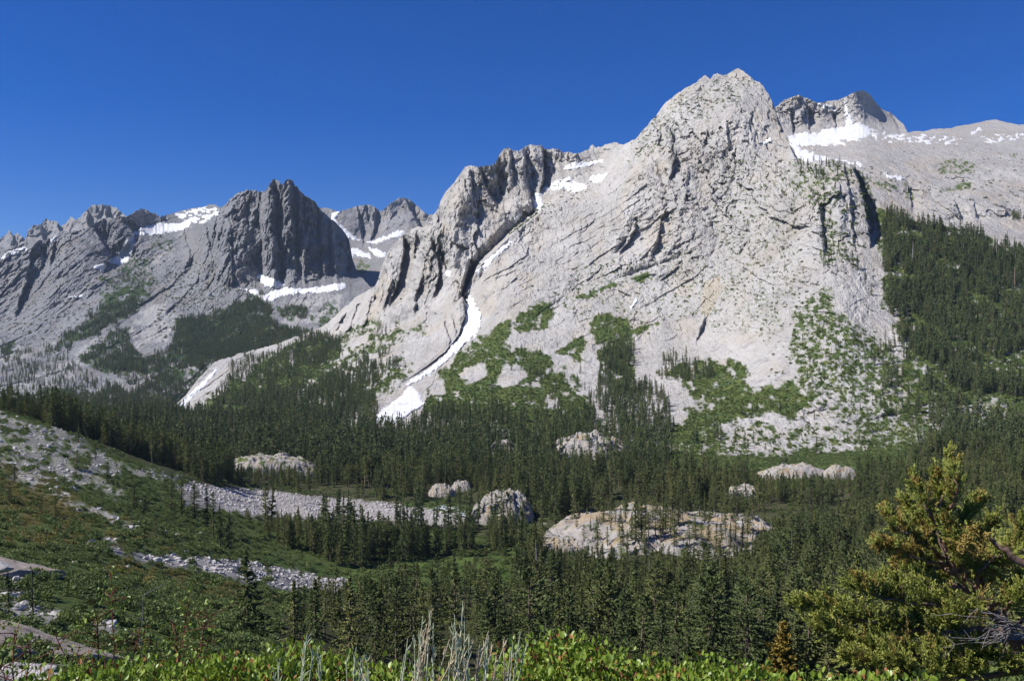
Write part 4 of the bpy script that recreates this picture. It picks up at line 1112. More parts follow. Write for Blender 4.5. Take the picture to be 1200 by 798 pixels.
def dome(u, v, D, w, dpt, h, label, seed, flat=0.5, squash=2.6, tan_=0.0, turn=0.0, cliff=1.0, name='granite_outcrop', veg=0.0, sink=1.0, wob=0.10):
    cx = (u-HU)/F*D
    cz = float(ground_z(cx, D))
    n = 110
    a = np.linspace(-1.25, 1.25, n)
    gx, gy = np.meshgrid(a, a)
    c, s = math.cos(turn), math.sin(turn)
    px = cx+(gx*c*w-gy*s*dpt); py = D+(gx*s*w+gy*c*dpt)
    nz = fbm(px/(w*0.5)+seed, py/(w*0.5), 0*px+seed, 4, 0.55)
    rho = (np.abs(gx)**squash+np.abs(np.where(gy < 0, gy*cliff, gy))**squash)**(1/squash)+wob*nz
    prof = np.clip(1-np.clip(rho, 0, 2)**2.2, -0.6, 1)
    prof = np.where(prof > 0, prof**flat, prof)
    prof = np.clip(prof, -1, 1)
    steps = 0.10*ridged(px/(w*0.5)+seed, py/(w*0.7), 0*px, 4)+0.10*nz+0.03*fbm(px/(w*.1), py/(w*.1), 0*px+seed, 4, 0.6)+d_facet(0.13, w*0.28, 0.8, tilt=0.4, seed=seed)(gx, gy, px, 0*px, py)+d_facet(0.05, w*0.1, 0.8, tilt=0.2, seed=seed+1)(gx, gy, px, 0*px, py)
    gz = ground_z(px, py)
    q = (h+sink)*(prof+steps*np.clip(prof+0.15, 0, 1))
    ts = max(1.2, h*0.2)*(1+0.5*nz)
    w_ = q/ts+0.5*nz
    q = 0.55*q+0.45*ts*(np.floor(w_)+sstep(0.55, 1.0, w_-np.floor(w_))-0.5*nz)
    z = gz-sink+q
    z = np.maximum(z, gz-2.5)
    vg = sstep(0.0, 0.3, fbm(px/(w*.16)+3, py/(w*.16), 0*px+seed, 4, .6)-0.45+veg)*(prof > 0.1)
    tn = sstep(0.0, 0.2, fbm(px/(w*.3)+8, py/(w*.2), 0*px+seed, 4, .6)-0.35+tan_)*sstep(0.25, 0.55, prof)
    o = mesh_obj(name, np.stack([px, py, z], -1).reshape(-1, 3), grid_faces(n, n)[:, ::-1], M_dome,
                 attrs={'veg': vg.ravel(), 'tan': tn.ravel(), 'dark': (0*px).ravel(), 'warm': (0*px).ravel()})
    tag(o, label, 'rock outcrop')
    DOMES.append((cx, D, w, dpt, px, py, z, turn, prof))
    return o


dome(590, 605, 470, 17, 12, 15, 'rounded pale granite dome beside the creek, by the end of the grey boulder strip', 3, flat=0.6)
dome(517, 582, 560, 9, 8, 6, 'small split granite knob in the trees behind the creek meadow', 5)
dome(541, 580, 575, 7, 6, 5, 'narrow granite knob right of the small split knob by the creek', 8)
dome(690, 530, 760, 36, 30, 18, 'smooth broad whaleback of pale granite ringed by conifers in the upper forest', 11, flat=0.55)
dome(590, 527, 760, 13, 14, 14, 'steep pale granite fin rising from dark conifers left of the smooth whaleback', 13)
dome(322, 552, 640, 33, 24, 12, 'low bumpy pale outcrop in the left forest behind the long boulder strip', 17, veg=0.35)
dome(772, 640, 430, 54, 56, 9.5, 'largest granite knoll with tan gravel flats and young conifers in the middle of the forest', 23, flat=0.9, squash=2.2, tan_=0.42, cliff=0.95, turn=0.1, wob=0.30, veg=0.12)
dome(700, 654, 402, 20, 7, 5.5, 'fractured grey ledge along the left front of the largest granite knoll', 51, tan_=0.15)
dome(762, 660, 392, 17, 6, 5.0, 'fractured grey ledge along the middle front of the largest granite knoll', 53, tan_=0.1)
dome(826, 655, 398, 19, 6, 5.5, 'fractured grey ledge along the right front of the largest granite knoll', 57, tan_=0.1)
dome(868, 640, 425, 17, 26, 8, 'low tan-stained slab joined to the right end of the largest granite knoll', 29, tan_=0.35)
dome(869, 590, 540, 10, 9, 6, 'small pointed pale slab in trees just above the largest granite knoll', 31)
dome(925, 580, 600, 26, 14, 9, 'jagged pale rock rib above the forest right of the largest granite knoll', 37, flat=0.8)
dome(660, 640, 400, 10, 8, 5, 'low brownish ledge at the left foot of the largest granite knoll', 41, tan_=0.3)
dome(985, 590, 590, 12, 8, 7, 'small broken pale rock rib among conifers near the right side', 43)


def dome_z(x, y):
    z = ground_z(x, y)
    for (cx, D, w, d, px, py, pz, turn, prof) in DOMES:
        c, s = math.cos(turn), math.sin(turn)
        lx = ((x-cx)*c+(y-D)*s)/w; ly = (-(x-cx)*s+(y-D)*c)/d
        inn = (np.abs(lx) < 1.2) & (np.abs(ly) < 1.2)
        if np.any(inn):
            n = pz.shape[0]
            zz = bilinear(pz, (ly+1.25)/2.5*(n-1), (lx+1.25)/2.5*(n-1))
            z = np.where(inn, np.maximum(z, zz), z)
    return z


def on_dome(x, y, k=0.95):
    r = np.zeros(np.shape(x), bool)
    for (cx, D, w, d, px, py, pz, turn, prof) in DOMES:
        c, s = math.cos(turn), math.sin(turn)
        lx = ((x-cx)*c+(y-D)*s)/w; ly = (-(x-cx)*s+(y-D)*c)/d
        r |= (lx*lx+ly*ly) < k*k
    return r


# ----------------------------------------------------------------- creek
def creek():
    pts = [(512, 592, 2.0), (521, 594, 3.5), (532, 597, 4.0), (542, 601, 4.5), (552, 604, 4.0), (560, 608, 3.0), (568, 611, 2.0)]
    n = 60
    t = np.linspace(0, 1, n)
    uu = np.interp(t*(len(pts)-1), range(len(pts)), [p[0] for p in pts]); vv = np.interp(t*(len(pts)-1), range(len(pts)), [p[1] for p in pts])
    ww = np.interp(t*(len(pts)-1), range(len(pts)), [p[2] for p in pts])
    D = -80.0/(-(vv-HV)/F)
    D = np.interp(vv, [590, 612], [510, 462])
    x = (uu-HU)/F*D
    rows = []
    for q in np.linspace(-1, 1, 9):
        off = q*ww*1.5*(1+0.3*np.sin(t*23+1))
        xx, yy = x+0.4*off, D+off
        rows.append(np.stack([xx, yy, ground_z(xx, yy)+0.55+0.12*fbm(xx, yy, 0*xx, 3)], -1))
    v = np.stack(rows, 0)
    m, nt, b = new_mat('creek_water')
    k = NT(nt)
    n_ = k.noise(0.5, 5, 0.7)
    k.l.new(k.mix(k.ramp(n_, 0.42, 0.56), (0.10, 0.12, 0.13), (0.75, 0.78, 0.80)), b.inputs['Base Color'])
    b.inputs['Roughness'].default_value = 0.25
    o = mesh_obj('creek', v.reshape(-1, 3), grid_faces(9, n), m)
    tag(o, kind='structure')


creek()

# ----------------------------------------------------------------- trees: shapes
def diamonds(c, d, l, w, rg, up=0.0):
    """small leaf-shaped faces at centres c along directions d"""
    n = len(c)
    r = rg.normal(size=(n, 3)); r[:, 2] += 0
    s = np.cross(d, r); s /= np.linalg.norm(s, axis=1)[:, None]+1e-9
    l = np.broadcast_to(l, (n,))[:, None]; w = np.broadcast_to(w, (n,))[:, None]
    k = np.cross(d, s)
    a = c-d*l*0.5; b = c+d*l*0.5
    m = c+d*l*0.05
    v = np.stack([a, m+s*w*0.5+k*w*0.12, b, m-s*w*0.5+k*w*0.12], 1)
    return v.reshape(-1, 3)


def quad_faces(n):
    return np.arange(n*4, dtype=np.int32).reshape(n, 4)


def tube(path, radii, seg=6):
    path = np.asarray(path, float); n = len(path)
    t = np.gradient(path, axis=0); t /= np.linalg.norm(t, axis=1)[:, None]+1e-9
    ref = np.array([0.0, 0, 1]) if abs(t[:, 2]).mean() < 0.8 else np.array([1.0, 0, 0])
    a = np.cross(t, ref); a /= np.linalg.norm(a, axis=1)[:, None]+1e-9
    b = np.cross(t, a)
    th = np.linspace(0, 2*np.pi, seg, endpoint=False)
    v = path[:, None, :]+np.asarray(radii)[:, None, None]*(a[:, None, :]*np.cos(th)[None, :, None]+b[:, None, :]*np.sin(th)[None, :, None])
    f = []
    for i in range(n-1):
        for j in range(seg):
            f.append((i*seg+j, i*seg+(j+1) % seg, (i+1)*seg+(j+1) % seg, (i+1)*seg+j))
    return v.reshape(-1, 3), np.array(f, np.int32)


def join(parts):
    vs, fs, o = [], [], 0
    for v, f in parts:
        vs.append(v); fs.append(f+o); o += len(v)
    return np.concatenate(vs), np.concatenate(fs)


def conifer(h, r, seed, nb, nt_, size, bare=0.12, kind='fir', dead=False):
    rg = np.random.default_rng(seed)
    lean = rg.normal(size=2)*0.012*h
    zz = np.linspace(0, 1, 8)
    path = np.stack([lean[0]*zz**2+0.006*h*np.sin(zz*9+seed), lean[1]*zz**2, zz*h-0.8*(zz == 0)], -1)
    parts = [tube(path, (0.017*h)*(1-zz)**0.8+0.02, 7)]
    cs, ds, tone = [], [], []
    q = rg.random(nb)
    tb = bare+(0.99-bare)*q**0.92
    gap = rg.random(nb)
    side = rg.random()*6.28
    for t, g in zip(tb, gap):
        if kind == 'fir':
            L = r*(1-t)**0.88*(0.62+0.5*rg.random())
        else:
            L = r*(np.sin(np.pi*(t-bare)/(1-bare))**0.55*0.75+0.25*(1-t))*(0.5+0.6*rg.random())*(1 if t < .9 else .8)
        if g < 0.06: L *= 1.3
        th = rg.random()*6.283
        L *= 1+0.18*math.cos(th-side)
        el = (0.75 if t > .85 else 0.35 if t > .6 else 0.05)-0.35*(1-t)+rg.normal()*0.14
        base = np.array([np.interp(t, zz, path[:, 0]), np.interp(t, zz, path[:, 1]), t*h])
        d = np.array([math.cos(th)*math.cos(el), math.sin(th)*math.cos(el), math.sin(el)])
        n = max(2, int(nt_*(L/r+0.25)))
        s = rg.random(n)**0.7
        droop = -0.10*L*s**2+0.05*L*s**4*2
        c = base+d*(s*L)[:, None]+np.stack([0*s, 0*s, droop], -1)
        c += rg.normal(size=c.shape)*np.array([0.07, 0.07, 0.05])*size*1.4
        dd = d+rg.normal(size=c.shape)*0.55
        dd[:, 2] += 0.12
        dd /= np.linalg.norm(dd, axis=1)[:, None]
        cs.append(c); ds.append(dd)
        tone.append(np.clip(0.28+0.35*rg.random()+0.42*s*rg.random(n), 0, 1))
        if L > 0.55*r and rg.random() < (0.95 if dead else 0.35) or dead:
            k = np.linspace(0, 1, 4)
            bp = base+d*(k*L*0.9)[:, None]+np.stack([0*k, 0*k, -0.10*L*k**2], -1)
            parts.append(tube(bp, (0.0035*h)*(1-k)+0.012, 4))
    # leader
    c = np.stack([np.full(6, path[-1, 0]), np.full(6, path[-1, 1]), h*np.linspace(0.955, 1.0, 6)], -1)
    cs.append(c); ds.append(np.tile([0, 0, 1.0], (6, 1))+rg.normal(size=(6, 3))*0.2); tone.append(np.full(6, .7))
    cs = np.concatenate(cs); ds = np.concatenate(ds); ds /= np.linalg.norm(ds, axis=1)[:, None]; tone = np.concatenate(tone)
    n = len(cs)
    sc = size*(0.7+0.6*rg.random(n))
    cv = diamonds(cs, ds, sc, sc*0.46, rg)
    return join(parts), (cv, quad_faces(n), np.repeat(tone, 4))


TREES = []
for i in range(10):
    kind = 'fir' if i in (1, 2, 4, 5, 8) else 'pine'
    TREES.append(conifer(20, [3.6, 4.3, 3.2, 4.4, 4.0, 2.7, 3.2, 2.6, 4.6, 3.9][i], 100+i, [170, 210, 200, 130, 220, 190, 150, 120, 160, 105][i], 30, 0.52, bare=[.12, .05, .06, .24, .04, .08, .18, .10, .04, .30][i], kind=kind))
FARTREES = []
for i in range(6):
    FARTREES.append(conifer(20, [3.2, 3.8, 2.8, 3.7, 3.4, 2.6][i], 200+i, 80, 8, 1.25, bare=[.10, .07, .05, .14, .05, .1][i], kind='fir' if i % 3 else 'pine'))
SNAGS = [conifer(17, 1.5, 300+i, 46, 2, 0.4, bare=0.2, dead=True)[0] for i in range(3)]


def shrub(seed, n, size, h=1.0, spread=1.0, spiky=0.3):
    rg = np.random.default_rng(seed)
    th = rg.random(n)*6.283; ph = np.arccos(rg.random(n)*0.98)
    rr = (0.45+0.55*rg.random(n)**0.5)
    lob = 1+0.22*np.sin(3*th+seed)+0.16*np.sin(5*th+2*seed)
    c = np.stack([np.cos(th)*np.sin(ph)*lob*spread, np.sin(th)*np.sin(ph)*lob*spread, np.cos(ph)*h*(1+0.2*np.sin(4*th+ph*3))], -1)*rr[:, None]
    d = c+rg.normal(size=c.shape)*0.6+np.array([0, 0, spiky])
    d /= np.linalg.norm(d, axis=1)[:, None]
    sc = size*(0.6+0.8*rg.random(n))
    v = diamonds(c, d, sc, sc*0.5, rg)
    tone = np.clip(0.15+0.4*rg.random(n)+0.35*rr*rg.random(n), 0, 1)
    return v, quad_faces(n), np.repeat(tone, 4)


def scatter(R, pts, per_ha, rg, extra=None, horizontal=True, soft_edge=0.0):
    """random points on a slope inside an outline, even over the ground area"""
    X, Y, Z = R.X, R.Y, R.Z
    U, V = R.U, R.V
    P = np.array(pts)
    jj = np.where((U.max(0) > P[:, 0].min()) & (U.min(0) < P[:, 0].max()))[0]
    ii = np.where((V.max(1) > P[:, 1].min()) & (V.min(1) < P[:, 1].max()))[0]
    if len(ii) < 3 or len(jj) < 3: return np.zeros((0, 3))
    sl = np.s_[ii[0]:ii[-1]+1, jj[0]:jj[-1]+1]
    X, Y, Z, U, V = X[sl], Y[sl], Z[sl], U[sl], V[sl]
    m = poly_sd(U, V, pts)+soft_edge*fbm(U/12, V/12, 0*U, 3) > 0
    w = m[:-1, :-1].astype(float)
    if extra is not None:
        w = w*extra(U[:-1, :-1], V[:-1, :-1], sl)
    ax, ay = X[1:, :-1]-X[:-1, :-1], Y[1:, :-1]-Y[:-1, :-1]
    bx, by = X[:-1, 1:]-X[:-1, :-1], Y[:-1, 1:]-Y[:-1, :-1]
    area = np.abs(ax*by-ay*bx)
    if not horizontal:
        az, bz = Z[1:, :-1]-Z[:-1, :-1], Z[:-1, 1:]-Z[:-1, :-1]
        area = np.sqrt((ay*bz-az*by)**2+(az*bx-ax*bz)**2+(ax*by-ay*bx)**2)
    lam = w*np.minimum(area, 400)*per_ha/1e4
    n = rg.poisson(lam)
    i, j = np.nonzero(n)
    rep_ = n[i, j]
    i, j = np.repeat(i, rep_), np.repeat(j, rep_)
    a, b = rg.random(len(i)), rg.random(len(i))
    def q(A): return A[i, j]*(1-a)*(1-b)+A[i+1, j]*a*(1-b)+A[i, j+1]*(1-a)*b+A[i+1, j+1]*a*b
    return np.stack([q(X), q(Y), q(Z)], -1)


def proto_collection(name, items, mats):
    """variants for the uncountable mass; kept out of the scene's own collections"""
    col = bpy.data.collections.new(name)
    for i, it in enumerate(items):
        o = it(i)
        col.objects.link(o)
    return col


def stuff_instances(name, pts, scl, rz, var, col, label=None):
    me = bpy.data.meshes.new(name)
    me.vertices.add(len(pts))
    me.vertices.foreach_set('co', np.ascontiguousarray(pts, np.float32).ravel())
    for k, a, t in (('scl', scl, 'FLOAT'), ('wid', np.asarray(scl)*np.random.default_rng(len(pts)).uniform(0.75, 1.35, len(pts)), 'FLOAT'), ('rz', rz, 'FLOAT'), ('var', var, 'INT')):
        at_ = me.attributes.new(k, t, 'POINT')
        at_.data.foreach_set('value', np.ascontiguousarray(a, np.int32 if t == 'INT' else np.float32))
    o = bpy.data.objects.new(name, me)
    C.objects.link(o)
    ng = bpy.data.node_groups.new(name+'_scatter', 'GeometryNodeTree')
    ng.interface.new_socket('Geometry', in_out='INPUT', socket_type='NodeSocketGeometry')
    ng.interface.new_socket('Geometry', in_out='OUTPUT', socket_type='NodeSocketGeometry')
    N, L = ng.nodes, ng.links
    gi, go = N.new('NodeGroupInput'), N.new('NodeGroupOutput')
    ci = N.new('GeometryNodeCollectionInfo')
    ci.inputs['Collection'].default_value = col
    ci.inputs['Separate Children'].default_value = True
    ci.inputs['Reset Children'].default_value = True
    iop = N.new('GeometryNodeInstanceOnPoints')
    iop.inputs['Pick Instance'].default_value = True
    def na(n, t):
        a = N.new('GeometryNodeInputNamedAttribute'); a.data_type = t; a.inputs['Name'].default_value = n
        return a.outputs['Attribute']
    cx = N.new('ShaderNodeCombineXYZ')
    L.new(na('rz', 'FLOAT'), cx.inputs['Z'])
    L.new(gi.outputs[0], iop.inputs['Points'])
    L.new(ci.outputs[0], iop.inputs['Instance'])
    L.new(na('var', 'INT'), iop.inputs['Instance Index'])
    L.new(cx.outputs[0], iop.inputs['Rotation'])
    cs = N.new('ShaderNodeCombineXYZ')
    w_ = na('wid', 'FLOAT')
    L.new(w_, cs.inputs['X']); L.new(w_, cs.inputs['Y']); L.new(na('scl', 'FLOAT'), cs.inputs['Z'])
    L.new(cs.outputs[0], iop.inputs['Scale'])
    L.new(iop.outputs[0], go.inputs[0])
    md = o.modifiers.new('scatter', 'NODES'); md.node_group = ng
    tag(o, label, kind='stuff')
    return o


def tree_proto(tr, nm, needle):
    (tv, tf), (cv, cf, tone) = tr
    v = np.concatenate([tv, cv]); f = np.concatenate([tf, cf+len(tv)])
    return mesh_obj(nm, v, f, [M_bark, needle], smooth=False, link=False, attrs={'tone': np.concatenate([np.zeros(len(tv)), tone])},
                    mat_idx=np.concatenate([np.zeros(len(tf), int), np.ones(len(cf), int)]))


col_far = proto_collection('far_conifer_kinds', [lambda i, t=t: tree_proto(t, 'far_conifer_%02d' % i, M_needle_far) for t in FARTREES], None)
col_near = proto_collection('near_conifer_kinds', [lambda i, t=t: tree_proto(t, 'near_conifer_%02d' % i, M_needle) for t in TREES], None)

# ----------------------------------------------------------------- trees: where they stand
rg = np.random.default_rng(42)
ALL = []          # x, y, z, height, stand


def add_stand(pts, hmin, hmax, stand):
    for p in pts:
        ALL.append((p[0], p[1], p[2], hmin+(hmax-hmin)*rg.random()**1.3, stand))


def not_on(R, fields, k=0.35):
    def f(U, V, sl):
        w = np.ones(U.shape)
        for n in fields:
            w = w*(getattr(R, n)[sl][:-1, :-1] < k)
        return w
    return f


# forest on the valley floor
def valley_extra(U, V, sl):
    Y = G.Y[sl][:-1, :-1]; X = G.X[sl][:-1, :-1]
    w = (Y > 150) & (Y < 1200) & (G.rock[sl][:-1, :-1] < 0.3) & (G.meadow[sl][:-1, :-1] < 0.35)
    # left limit of the forest: the open scrub hillside
    lim = np.interp(Y, [150, 200, 260, 320, 345, 360, 400, 430, 445, 470, 480], [340, 350, 380, 420, 420, 262, 226, 205, 200, 30, -200])
    w = w & (U > lim)
    w = w & ~((Y > 600) & (G.veg[sl][:-1, :-1] > 0.5) & (U > 780) & (rg.random(U.shape) < 0.6))
    w = w & ~((Y > 392) & (Y < 570) & (U > 205) & (U < 565) & (V > np.interp(U, [205, 290, 345, 430, 480, 565], [566, 569, 578, 587, 593, 603])-1))
    w = w & ~on_dome(X, Y)
    clear = fbm(X/45, Y/45, 0*X+2, 3)
    return w*np.where(Y < 330, sstep(-0.75, -0.2, clear)*np.where(U < 600, 0.5, 1.0), np.where(Y < 400, 1.1, 0.85*sstep(-0.4, 0.12, clear)))


big = [(-3000, 300), (4000, 300), (4000, 3000), (-3000, 3000)]
pv = scatter(G, big, 420, rg, valley_extra)
for p in pv:
    D = p[1]
    st = 'belt' if 330 < D < 480 else 'floor' if D <= 330 else 'deep'
    hh = 11+12*rg.random()**1.2 if st != 'deep' else 8+15*rg.random()
    if st == 'floor': hh = 8+15*rg.random()
    hh *= 0.98+0.45*float(perlin(p[0]/28, p[1]/28, 3.3))
    ALL.append((*p, hh, st))
# trees along the top edge of the open hillside
def edge_extra(U, V, sl):
    Y = G.Y[sl][:-1, :-1]
    return ((Y > 462) & (Y < 560) & (U < 260))*1.0
add_stand(scatter(G, [(-200, 400), (260, 400), (260, 640), (-200, 640)], 220, rg, edge_extra), 13, 22, 'edge')
# scattered trees on the open hillside
for (u, v, px) in [(157, 597, 34), (150, 606, 24), (200, 602, 50), (212, 606, 46), (183, 634, 34), (92, 520, 26), (105, 548, 14), (112, 540, 20), (126, 566, 26), (138, 572, 22), (10, 588, 26), (17, 566, 24), (65, 604, 24), (47, 602, 14),
                   (243, 617, 50), (228, 612, 46), (170, 600, 22), (258, 640, 50), (250, 632, 56), (268, 645, 48), (90, 548, 22), (130, 600, 10), (222, 650, 12)]:
    ds = np.linspace(60, 470, 400)
    vv = HV-F*ground_z((u-HU)/F*ds, ds)/ds
    k = np.argmin(np.abs(vv-v)+0.01*ds*0)
    D = ds[k]; x = (u-HU)/F*D
    ALL.append((x, D, float(ground_z(x, D)), px*D/F, 'hill'))
# trees on the knoll
for (u, v, px) in [(707, 612, 16), (714, 613, 18), (721, 614, 14), (727, 613, 16), (733, 611, 20), (716, 622, 12), (745, 634, 40), (752, 633, 36), (740, 632, 26), (768, 633, 30), (774, 636, 32), (780, 620, 34), (788, 618, 38), (795, 616, 34), (800, 610, 22),
                   (790, 634, 28), (783, 612, 26), (765, 612, 22), (812, 622, 12), (822, 640, 22), (839, 645, 26), (856, 642, 24), (870, 640, 26), (860, 612, 30), (692, 622, 12), (676, 620, 10), (748, 618, 30), (826, 612, 24), (760, 628, 22),
                   (846, 610, 30), (838, 606, 32), (832, 610, 30), (874, 606, 30), (882, 610, 28), (864, 604, 32), (803, 602, 20), (786, 628, 24), (777, 625, 30), (700, 630, 20), (684, 634, 16), (712, 640, 18), (730, 640, 22), (757, 618, 26), (750, 606, 18), (770, 600, 16), (815, 632, 24), (808, 642, 26), (830, 634, 22), (850, 628, 24), (862, 634, 26), (876, 626, 26), (795, 600, 20), (820, 604, 26), (726, 630, 20), (790, 648, 28), (755, 650, 30), (735, 652, 24), (845, 652, 28), (700, 650, 24), (812, 598, 22), (852, 602, 30)]:
    ds = np.linspace(380, 500, 240)
    xs = (u-HU)/F*ds
    vv = HV-F*dome_z(xs, ds)/ds
    hit = np.where(vv <= v)[0]
    k = hit[0] if len(hit) else len(ds)-1
    D = ds[k]; x = xs[k]
    ALL.append((x, D, float(dome_z(np.array(x), np.array(D))), px*1.3*D/F, 'knoll'))


def open_view(a):
    """the forest is low or thin where the trail looks across meadow, boulders and knolls"""
    x, y, z, h, st = a
    if st in ('hill', 'knoll', 'edge'):
        return a
    u = HU+F*x/y; vt = HV-F*(z+h)/y
    lim = -999
    if y < 470:
        lim = rg.normal()*9*(640 < u < 900)+np.interp(u, [200, 215, 300, 430, 520, 560, 625, 650, 700, 780, 880, 905, 1000, 1200], [604, 600, 604, 606, 612, 602, 602, 626, 640, 648, 640, 606, 580, 560])+rg.normal()*5
    if y < 335:
        lim = max(lim, np.interp(u, [330, 440, 460, 520, 600, 640, 700, 800, 900, 1000], [684, 684, 660, 650, 636, 624, 645, 652, 640, 608])+rg.normal()*9)
    if y >= 470:
        lim = max(lim, np.interp(u, [100, 200, 300, 430, 560, 640, 700, 760, 790, 850, 900, 960, 1010, 1060, 1110, 1160], [468, 476, 470, 486, 488, 490, 496, 504, 528, 542, 550, 554, 546, 530, 490, 430])+rg.normal()*8)
    for (cx, D, w, d, px, py, pz, turn, prof) in DOMES:
        if y < D and abs(u-(HU+F*cx/D)) < F*w/D*0.9:
            foot = HV-F*float(ground_z(cx, D-d*0.5))/(D-d*0.5); top = HV-F*pz.max()/D
            lim = max(lim, foot-0.30*(foot-top)+rg.normal()*3)
    if vt < lim:
        hn = -z-(lim-HV)*y/F
        if hn < 5.5: return None
        h = min(h, hn)
    return (x, y, z, h, st)


ALL = [b for b in (open_view(a) for a in ALL) if b is not None]
FAR = []          # x, y, z, height


def clumps(R, lo=-0.55, hi=0.05, lam=55):
    def f(U, V, sl):
        X, Y, Z = R.X[sl][:-1, :-1], R.Y[sl][:-1, :-1], R.Z[sl][:-1, :-1]
        return sstep(lo, hi, fbm(X/lam, Y/lam, Z/lam+6, 4, 0.6))
    return f


def far_stand(R, pts, per_ha, h0, h1, extra=None, edge=9, cl=(-0.55, 0.05)):
    q = scatter(R, pts, per_ha, rg, extra or clumps(R, *cl), soft_edge=edge)
    if R is R_main:
        q = q[q[:, 2] > ground_z(q[:, 0], q[:, 1])-1.5]
    uu, vv = HU+F*q[:, 0]/q[:, 1], HV-F*q[:, 2]/q[:, 1]
    q = q[poly_sd(uu, vv-4, [(194, 497), (212, 466), (258, 422), (272, 432), (236, 482), (208, 500)]) < 0]
    for p in q:
        FAR.append((*p, h0+(h1-h0)*rg.random()**1.3))


# right-hand forest on the shoulder
far_stand(R_main, [(1036, 243), (1060, 250), (1110, 262), (1160, 276), (1210, 300), (1460, 370), (1460, 430), (1180, 420), (1080, 420), (1048, 390), (1036, 350), (1033, 300)], 480, 11, 21, cl=(-0.6, -0.1))
far_stand(R_main, [(1050, 385), (1180, 415), (1460, 420), (1460, 470), (1190, 470), (1100, 450), (1060, 420)], 330, 11, 20, cl=(-0.3, 0.15))
far_stand(R_main, [(1085, 430), (1190, 450), (1460, 470), (1460, 640), (1150, 640), (1130, 540), (1090, 500), (1070, 460)], 320, 11, 21, cl=(-0.3, 0.15))
far_stand(R_main, [(1080, 520), (1460, 500), (1460, 640), (960, 640), (1000, 590), (1050, 560)], 150, 9, 18)
far_stand(R_main, [(840, 470), (1060, 480), (1080, 540), (840, 555)], 40, 6, 15, cl=(-0.1, 0.3))
far_stand(R_main, [(760, 490), (840, 505), (850, 560), (770, 560)], 130, 8, 17, cl=(-0.3, 0.2))
far_stand(R_main, [(640, 405), (700, 440), (760, 460), (760, 480), (600, 480), (560, 450)], 28, 7, 15, cl=(-0.1, 0.3))
far_stand(R_main, [(930, 370), (1000, 380), (1060, 400), (1085, 500), (1000, 500), (930, 440)], 26, 7, 14)
far_stand(R_main, [(1020, 405), (1045, 400), (1062, 450), (1085, 500), (1050, 480), (1020, 440)], 110, 10, 18)
# shoulder top and ridge trees
far_stand(R_main, [(935, 187), (1005, 190), (1018, 212), (1000, 215), (985, 205), (960, 210), (935, 205)], 150, 8, 14)
far_stand(R_main, [(955, 215), (990, 225), (1000, 280), (985, 330), (968, 320), (960, 280), (950, 240)], 70, 7, 13)
far_stand(R_main, [(925, 200), (960, 215), (955, 250), (930, 245)], 60, 5, 9)
# gully forest left of the knoll and on the green slopes
far_stand(R_main, [(712, 398), (735, 395), (742, 430), (745, 470), (720, 470), (705, 450), (700, 430)], 260, 10, 19)
far_stand(R_main, [(775, 420), (840, 428), (838, 448), (790, 452), (770, 440)], 180, 9, 18)
far_stand(R_main, [(690, 470), (760, 450), (790, 480), (790, 540), (700, 540), (640, 505)], 200, 11, 20)
far_stand(R_main, [(480, 500), (520, 480), (600, 490), (700, 500), (770, 525), (800, 560), (850, 585), (850, 640), (400, 640), (430, 520)], 260, 10, 20)
far_stand(R_main, [(800, 560), (850, 570), (900, 580), (900, 640), (800, 640)], 160, 9, 16)
far_stand(R_main, [(560, 470), (640, 480), (690, 470), (690, 500), (520, 490)], 60, 9, 17)
# left apron and the valley going back
far_stand(R_main, [(150, 500), (215, 487), (270, 468), (340, 458), (400, 448), (445, 470), (435, 500), (420, 640), (-200, 640), (-200, 520)], 300, 8, 22, cl=(-0.35, 0.1))
far_stand(R_main, [(262, 430), (320, 408), (364, 392), (400, 396), (398, 412), (370, 430), (330, 452), (280, 470), (245, 470), (255, 450)], 120, 10, 17)
far_stand(R_main, [(340, 402), (365, 392), (400, 396), (396, 412), (360, 425)], 150, 10, 17)
far_stand(R_main, [(330, 485), (390, 440), (420, 420), (450, 425), (450, 440), (420, 470), (400, 490), (350, 505)], 140, 10, 19)
far_stand(R_main, [(430, 420), (470, 408), (466, 432), (440, 446)], 150, 10, 18)
far_stand(R_main, [(330, 438), (390, 402), (450, 372), (480, 376), (420, 420), (350, 455)], 38, 8, 16, cl=(-0.2, 0.3))
# forests under the dark tower
far_stand(R_left, [(205, 378), (240, 372), (300, 346), (318, 362), (322, 380), (365, 388), (330, 402), (270, 428), (230, 430), (200, 412)], 300, 12, 19)
far_stand(R_left, [(130, 430), (205, 408), (260, 400), (300, 396), (265, 428), (220, 434), (150, 440)], 200, 11, 18)
far_stand(R_left, [(118, 362), (160, 345), (172, 352), (140, 378), (108, 394), (76, 408), (60, 414), (72, 396), (100, 380)], 260, 11, 18)
far_stand(R_left, [(92, 420), (130, 392), (148, 386), (146, 402), (168, 418), (170, 437), (120, 436)], 220, 11, 18)
far_stand(R_left, [(120, 328), (165, 318), (185, 330), (170, 345), (130, 350)], 80, 8, 14)
far_stand(R_left, [(325, 362), (355, 356), (362, 370), (340, 374)], 240, 10, 16)
far_stand(R_left, [(0, 405), (16, 400), (14, 412), (0, 416)], 250, 10, 16)
far_stand(R_left, [(0, 410), (60, 405), (110, 440), (250, 430), (250, 500), (0, 520)], 75, 10, 20, cl=(-0.1, 0.25))
far_stand(R_left, [(60, 470), (130, 455), (205, 440), (250, 450), (205, 490), (60, 500)], 120, 12, 20, cl=(-0.3, 0.15))
far_stand(R_left, [(205, 340), (290, 330), (300, 350), (210, 375)], 60, 7, 12)
far_stand(R_rt, [(1185, 254), (1215, 252), (1260, 262), (1260, 272), (1190, 262)], 200, 10, 16)
